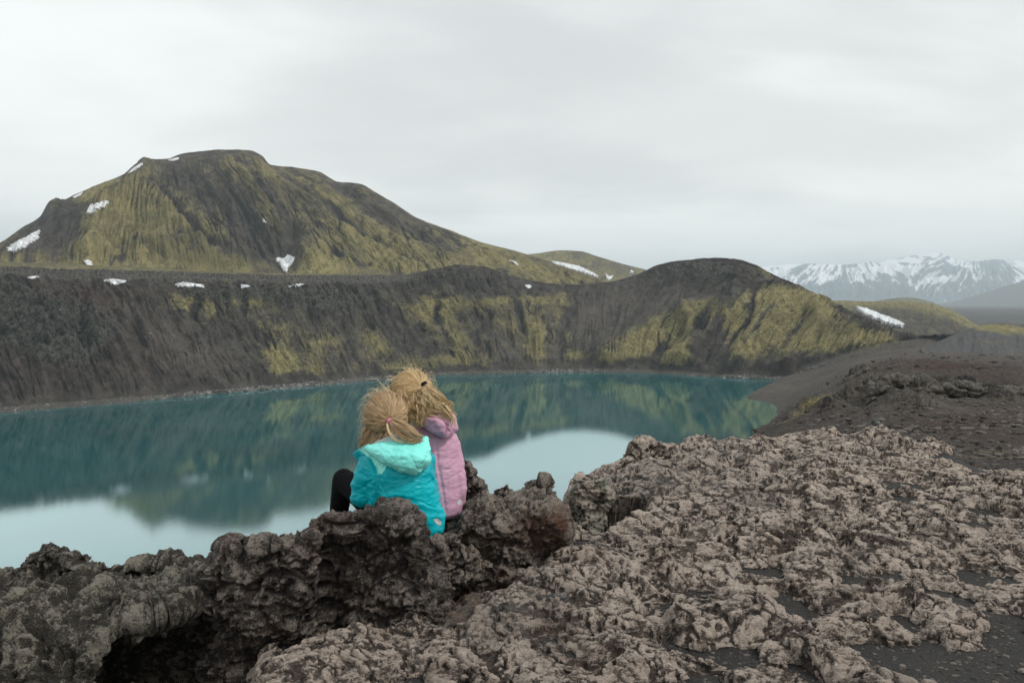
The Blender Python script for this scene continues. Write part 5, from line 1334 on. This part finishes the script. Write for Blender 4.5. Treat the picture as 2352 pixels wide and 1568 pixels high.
# ponytail of the upper part, wavy, down and to the right
def locks(n, starts, ends_, ymid, wavamp, nw, tint0, spread=.0042, ns=14, rad=.0010, sag=0.0):
    out = np.zeros((n, K, 3)); t = np.linspace(0, 1, K)
    for i in range(n):
        s_ = np.array(starts(i)); e_ = np.array(ends_(i)); m_ = (s_ + e_) / 2 + np.array([rg.normal(0, 5) + sag, rg.normal(0, 4), 0]); m_[2] = ymid + rg.normal(0, .010)
        q = ((1 - t) ** 2)[:, None] * s_ + (2 * t * (1 - t))[:, None] * m_ + (t ** 2)[:, None] * e_
        ph = rg.random() * 6.28; w_ = wavamp * rg.uniform(.5, 1.3); k_ = nw * rg.uniform(.8, 1.25)
        dx, dy = e_[0] - s_[0], e_[1] - s_[1]; L_ = math.hypot(dx, dy) + 1e-6
        q[:, 0] += w_ * np.sin(t * k_ * 6.28 + ph) * t ** .6 * (-dy / L_); q[:, 1] += w_ * np.sin(t * k_ * 6.28 + ph) * t ** .6 * (dx / L_)
        q[:, 2] += .006 * np.cos(t * k_ * 6.28 + ph)
        for j in range(K): out[i, j] = np.array(P(q[j, 0], q[j, 1], q[j, 2]))
    return clump(out, ns, spread, rg, K, wav=.0018, tint0=tint0, tvar=.38, rad=rad, end=.55)
s2 = locks(34, lambda i: (975 + rg.normal(0, 2), 883 + rg.normal(0, 2), 3.196), lambda i: ((1000 + 46 * rg.random()) if i % 3 else 985 + rg.normal(0, 8), 925 + 26 * rg.random(), 3.18 + rg.normal(0, .008)), 3.185, 7, 1.2, .66, sag=5)
# hanging locks from behind the head
s3 = locks(110, lambda i: (912 + 76 * rg.random(), 893 + 22 * rg.random(), 3.215 + rg.normal(0, .006)),
           lambda i: (925 + 80 * rg.random() ** 1.1, 945 + 34 * rg.random(), 3.185 + rg.normal(0, .012)), 3.195, 7.5, 1.5, .50)
s3b = locks(30, lambda i: (955 + 45 * rg.random(), 900 + 20 * rg.random(), 3.21), lambda i: (1018 + 34 * rg.random(), 930 + 40 * rg.random(), 3.165 + rg.normal(0, .006)), 3.19, 8, 1.3, .62, sag=14)
s3c = locks(5, lambda i: (1005 + 20 * rg.random(), 925, 3.17), lambda i: (1034 + 6 * rg.random(), 978 + 8 * rg.random(), 3.140), 3.145, 5, .8, .7, spread=.0018, ns=9, sag=20)
s3d = locks(10, lambda i: (952 + 22 * rg.random(), 930, 3.19), lambda i: (950 + 24 * rg.random(), 972 + 14 * rg.random(), 3.165), 3.17, 4, 1.0, .55, spread=.002, ns=9)
s3e = locks(30, lambda i: (893 + 14 * rg.random(), 892 + 20 * rg.random(), 3.24 + .03 * rg.random()), lambda i: (905 + 25 * rg.random(), 935 + 20 * rg.random(), 3.22), 3.225, 3, 1.2, .45)
n = 80
cp = np.zeros((n, 4, 3))
for i in range(n):
    an = rg.uniform(math.radians(-35), math.radians(185))
    ox, oz = math.cos(an), math.sin(an)
    b0 = c + np.array([ox * r[0], rg.uniform(-.04, .03), oz * r[2]])
    ln = rg.uniform(.008, .026)
    tang = np.array([-oz, 0, ox]) * rg.choice([-1, 1]); out = np.array([ox, rg.normal(0, .3), oz])
    cp[i, 0] = b0; cp[i, 1] = b0 + out * ln * .5 + tang * ln * .6; cp[i, 2] = b0 + out * ln + tang * ln * 1.3 + rg.normal(0, .003, 3); cp[i, 3] = b0 + out * ln * rg.uniform(.5, 1.2) + tang * ln * 2
s4 = clump(bez(cp, K), 2, .0012, rg, K, wav=.003, tint0=.85, tvar=.2, rad=.00042, end=1.2)
ss = [np.concatenate(z_) for z_ in zip(s1, s2, s3, s3b, s3c, s3d, s3e, s4)]
build_hair('hair', ss[0], ss[1], ss[2], M_hairB, B, cap_mesh(c, r * .985, rollB))
tie(B, np.array(P(974, 881, 3.190)), np.array([.5, -.25, -.8]), .0100, .0036, M_elB)
# ------------------------------------------------------------------ loose stones
_b = bmesh.new(); bmesh.ops.create_icosphere(_b, subdivisions=1, radius=1.0)
_iv = np.array([v.co[:] for v in _b.verts]); _if = np.array([[v.index for v in f.verts] for f in _b.faces]); _b.free()
def stone_mat(name, lo, hi):
    m, t = mk_mat(name)
    co = t.node('ShaderNodeTexCoord').outputs['Object']
    return finish(m, t, t.mix(t.attr('tint'), lo, hi), .85, None, .2)
M_scree = stone_mat('scree_stone', (0.035, 0.032, 0.029), (0.26, 0.25, 0.235))
M_cind = stone_mat('cinder_stone', (0.025, 0.022, 0.020), (0.145, 0.125, 0.108))
def scatter(name, label, cat, pts, size, mat, tint, seed=0, flat=.7):
    r_ = np.random.default_rng(seed); n = len(pts)
    rot = r_.random(n) * 6.28; c_, s_ = np.cos(rot), np.sin(rot)
    V = _iv[None] * (1 + .38 * r_.normal(size=(n, len(_iv), 1)).clip(-1.2, 1.2))
    V = V * np.stack([r_.uniform(.7, 1.3, n), r_.uniform(.7, 1.3, n), r_.uniform(.45, 1, n) * flat], -1)[:, None] * size[:, None, None]
    X_ = V[..., 0] * c_[:, None] - V[..., 1] * s_[:, None]; Y_ = V[..., 0] * s_[:, None] + V[..., 1] * c_[:, None]
    V = np.stack([X_, Y_, V[..., 2]], -1) + pts[:, None]
    F = (_if[None] + (np.arange(n) * len(_iv))[:, None, None]).reshape(-1, 3)
    o = new_mesh_obj(name, V.reshape(-1, 3), F, mat, smooth=False, attrs={'tint': np.repeat(tint, len(_iv))})
    tag(o, label, cat, kind='stuff'); return o
def pick(X, Y, Z, w, n, rg_):
    w = np.clip(w, 0, None).ravel(); i = rg_.choice(len(w), n, p=w / w.sum())
    return np.stack([X.ravel()[i], Y.ravel()[i], Z.ravel()[i]], -1)
rs = np.random.default_rng(99)
X, Y, Z, px, py, TT = wallXYZ
vis = (px > -200) & (px < 1900)
w = vis * (TT > 2.2) * (TT < 5.9) * (.06 + blobs(px, py, [(340, 760, 150, 60, 10, .9), (560, 800, 160, 70, 20, .7), (150, 660, 150, 16, 0, .6), (900, 830, 150, 40, 0, .5), (480, 690, 200, 20, 0, .3), (1300, 780, 100, 60, 0, .15)]))
p_ = pick(X, Y, Z, w, 2600, rs)
scatter('scree', 'pale loose stones sprinkled over the crater wall', 'scree', p_, .16 + .40 * rs.random(2600) ** 5, M_scree, rs.random(2600) ** 1.6, 1)
w = vis * (TT > 0.99) * (TT < 2.1) * (.12 + 1.6 * sstep(300, 500, px) * sstep(960, 860, px) + 1.2 * sstep(1180, 1240, px) * sstep(1420, 1340, px) + .4 * (px > 1560))
p_ = pick(X, Y, Z, w, 2400, rs)
scatter('shore_stones', 'grey stones and small boulders lining the far shore', 'shore stones', p_, .22 + .85 * rs.random(2400) ** 4, M_scree, rs.random(2400) ** 1.3, 2)
for nm, lb, (xx, yy_, zz_), n, smul in (('scree', 'loose cinders and stones strewn over the gravel rim', gravXYZ, 11000, 1.0),):
    w = (yy_ > 4.8) * (yy_ < 330) * np.gradient(yy_, axis=0).__abs__() * yy_ ** -.3 * (.3 + sstep(-.1, .4, fbm(xx * .2, yy_ * .2, 0, 4)))
    pxg, pyg = proj(xx, yy_, zz_); w = w * (pxg > 1650) * (pxg < 2650)
    p_ = pick(xx, yy_, zz_, w / yy_, n, rs)
    scatter(nm, lb, 'scree', p_ + np.stack([rs.normal(0, .05, n) * p_[:, 1] * .05, rs.normal(0, .1, n) * p_[:, 1] * .05, 0 * rs.random(n)], -1), (.0016 + .0080 * rs.random(n) ** 6) * p_[:, 1] ** .85, M_cind, rs.random(n) ** 1.5, 3)
w = (slabXYZ[3] > .6).astype(float)
p_ = pick(slabXYZ[0], slabXYZ[1], slabXYZ[2], w, 6000, rs)
scatter('gravel', 'fine pebbles lying in the black sand of the slab', 'gravel', p_ + rs.normal(0, .002, p_.shape) * [1, 1, 0], .0012 + .008 * rs.random(6000) ** 6, M_cind, rs.random(6000), 4)
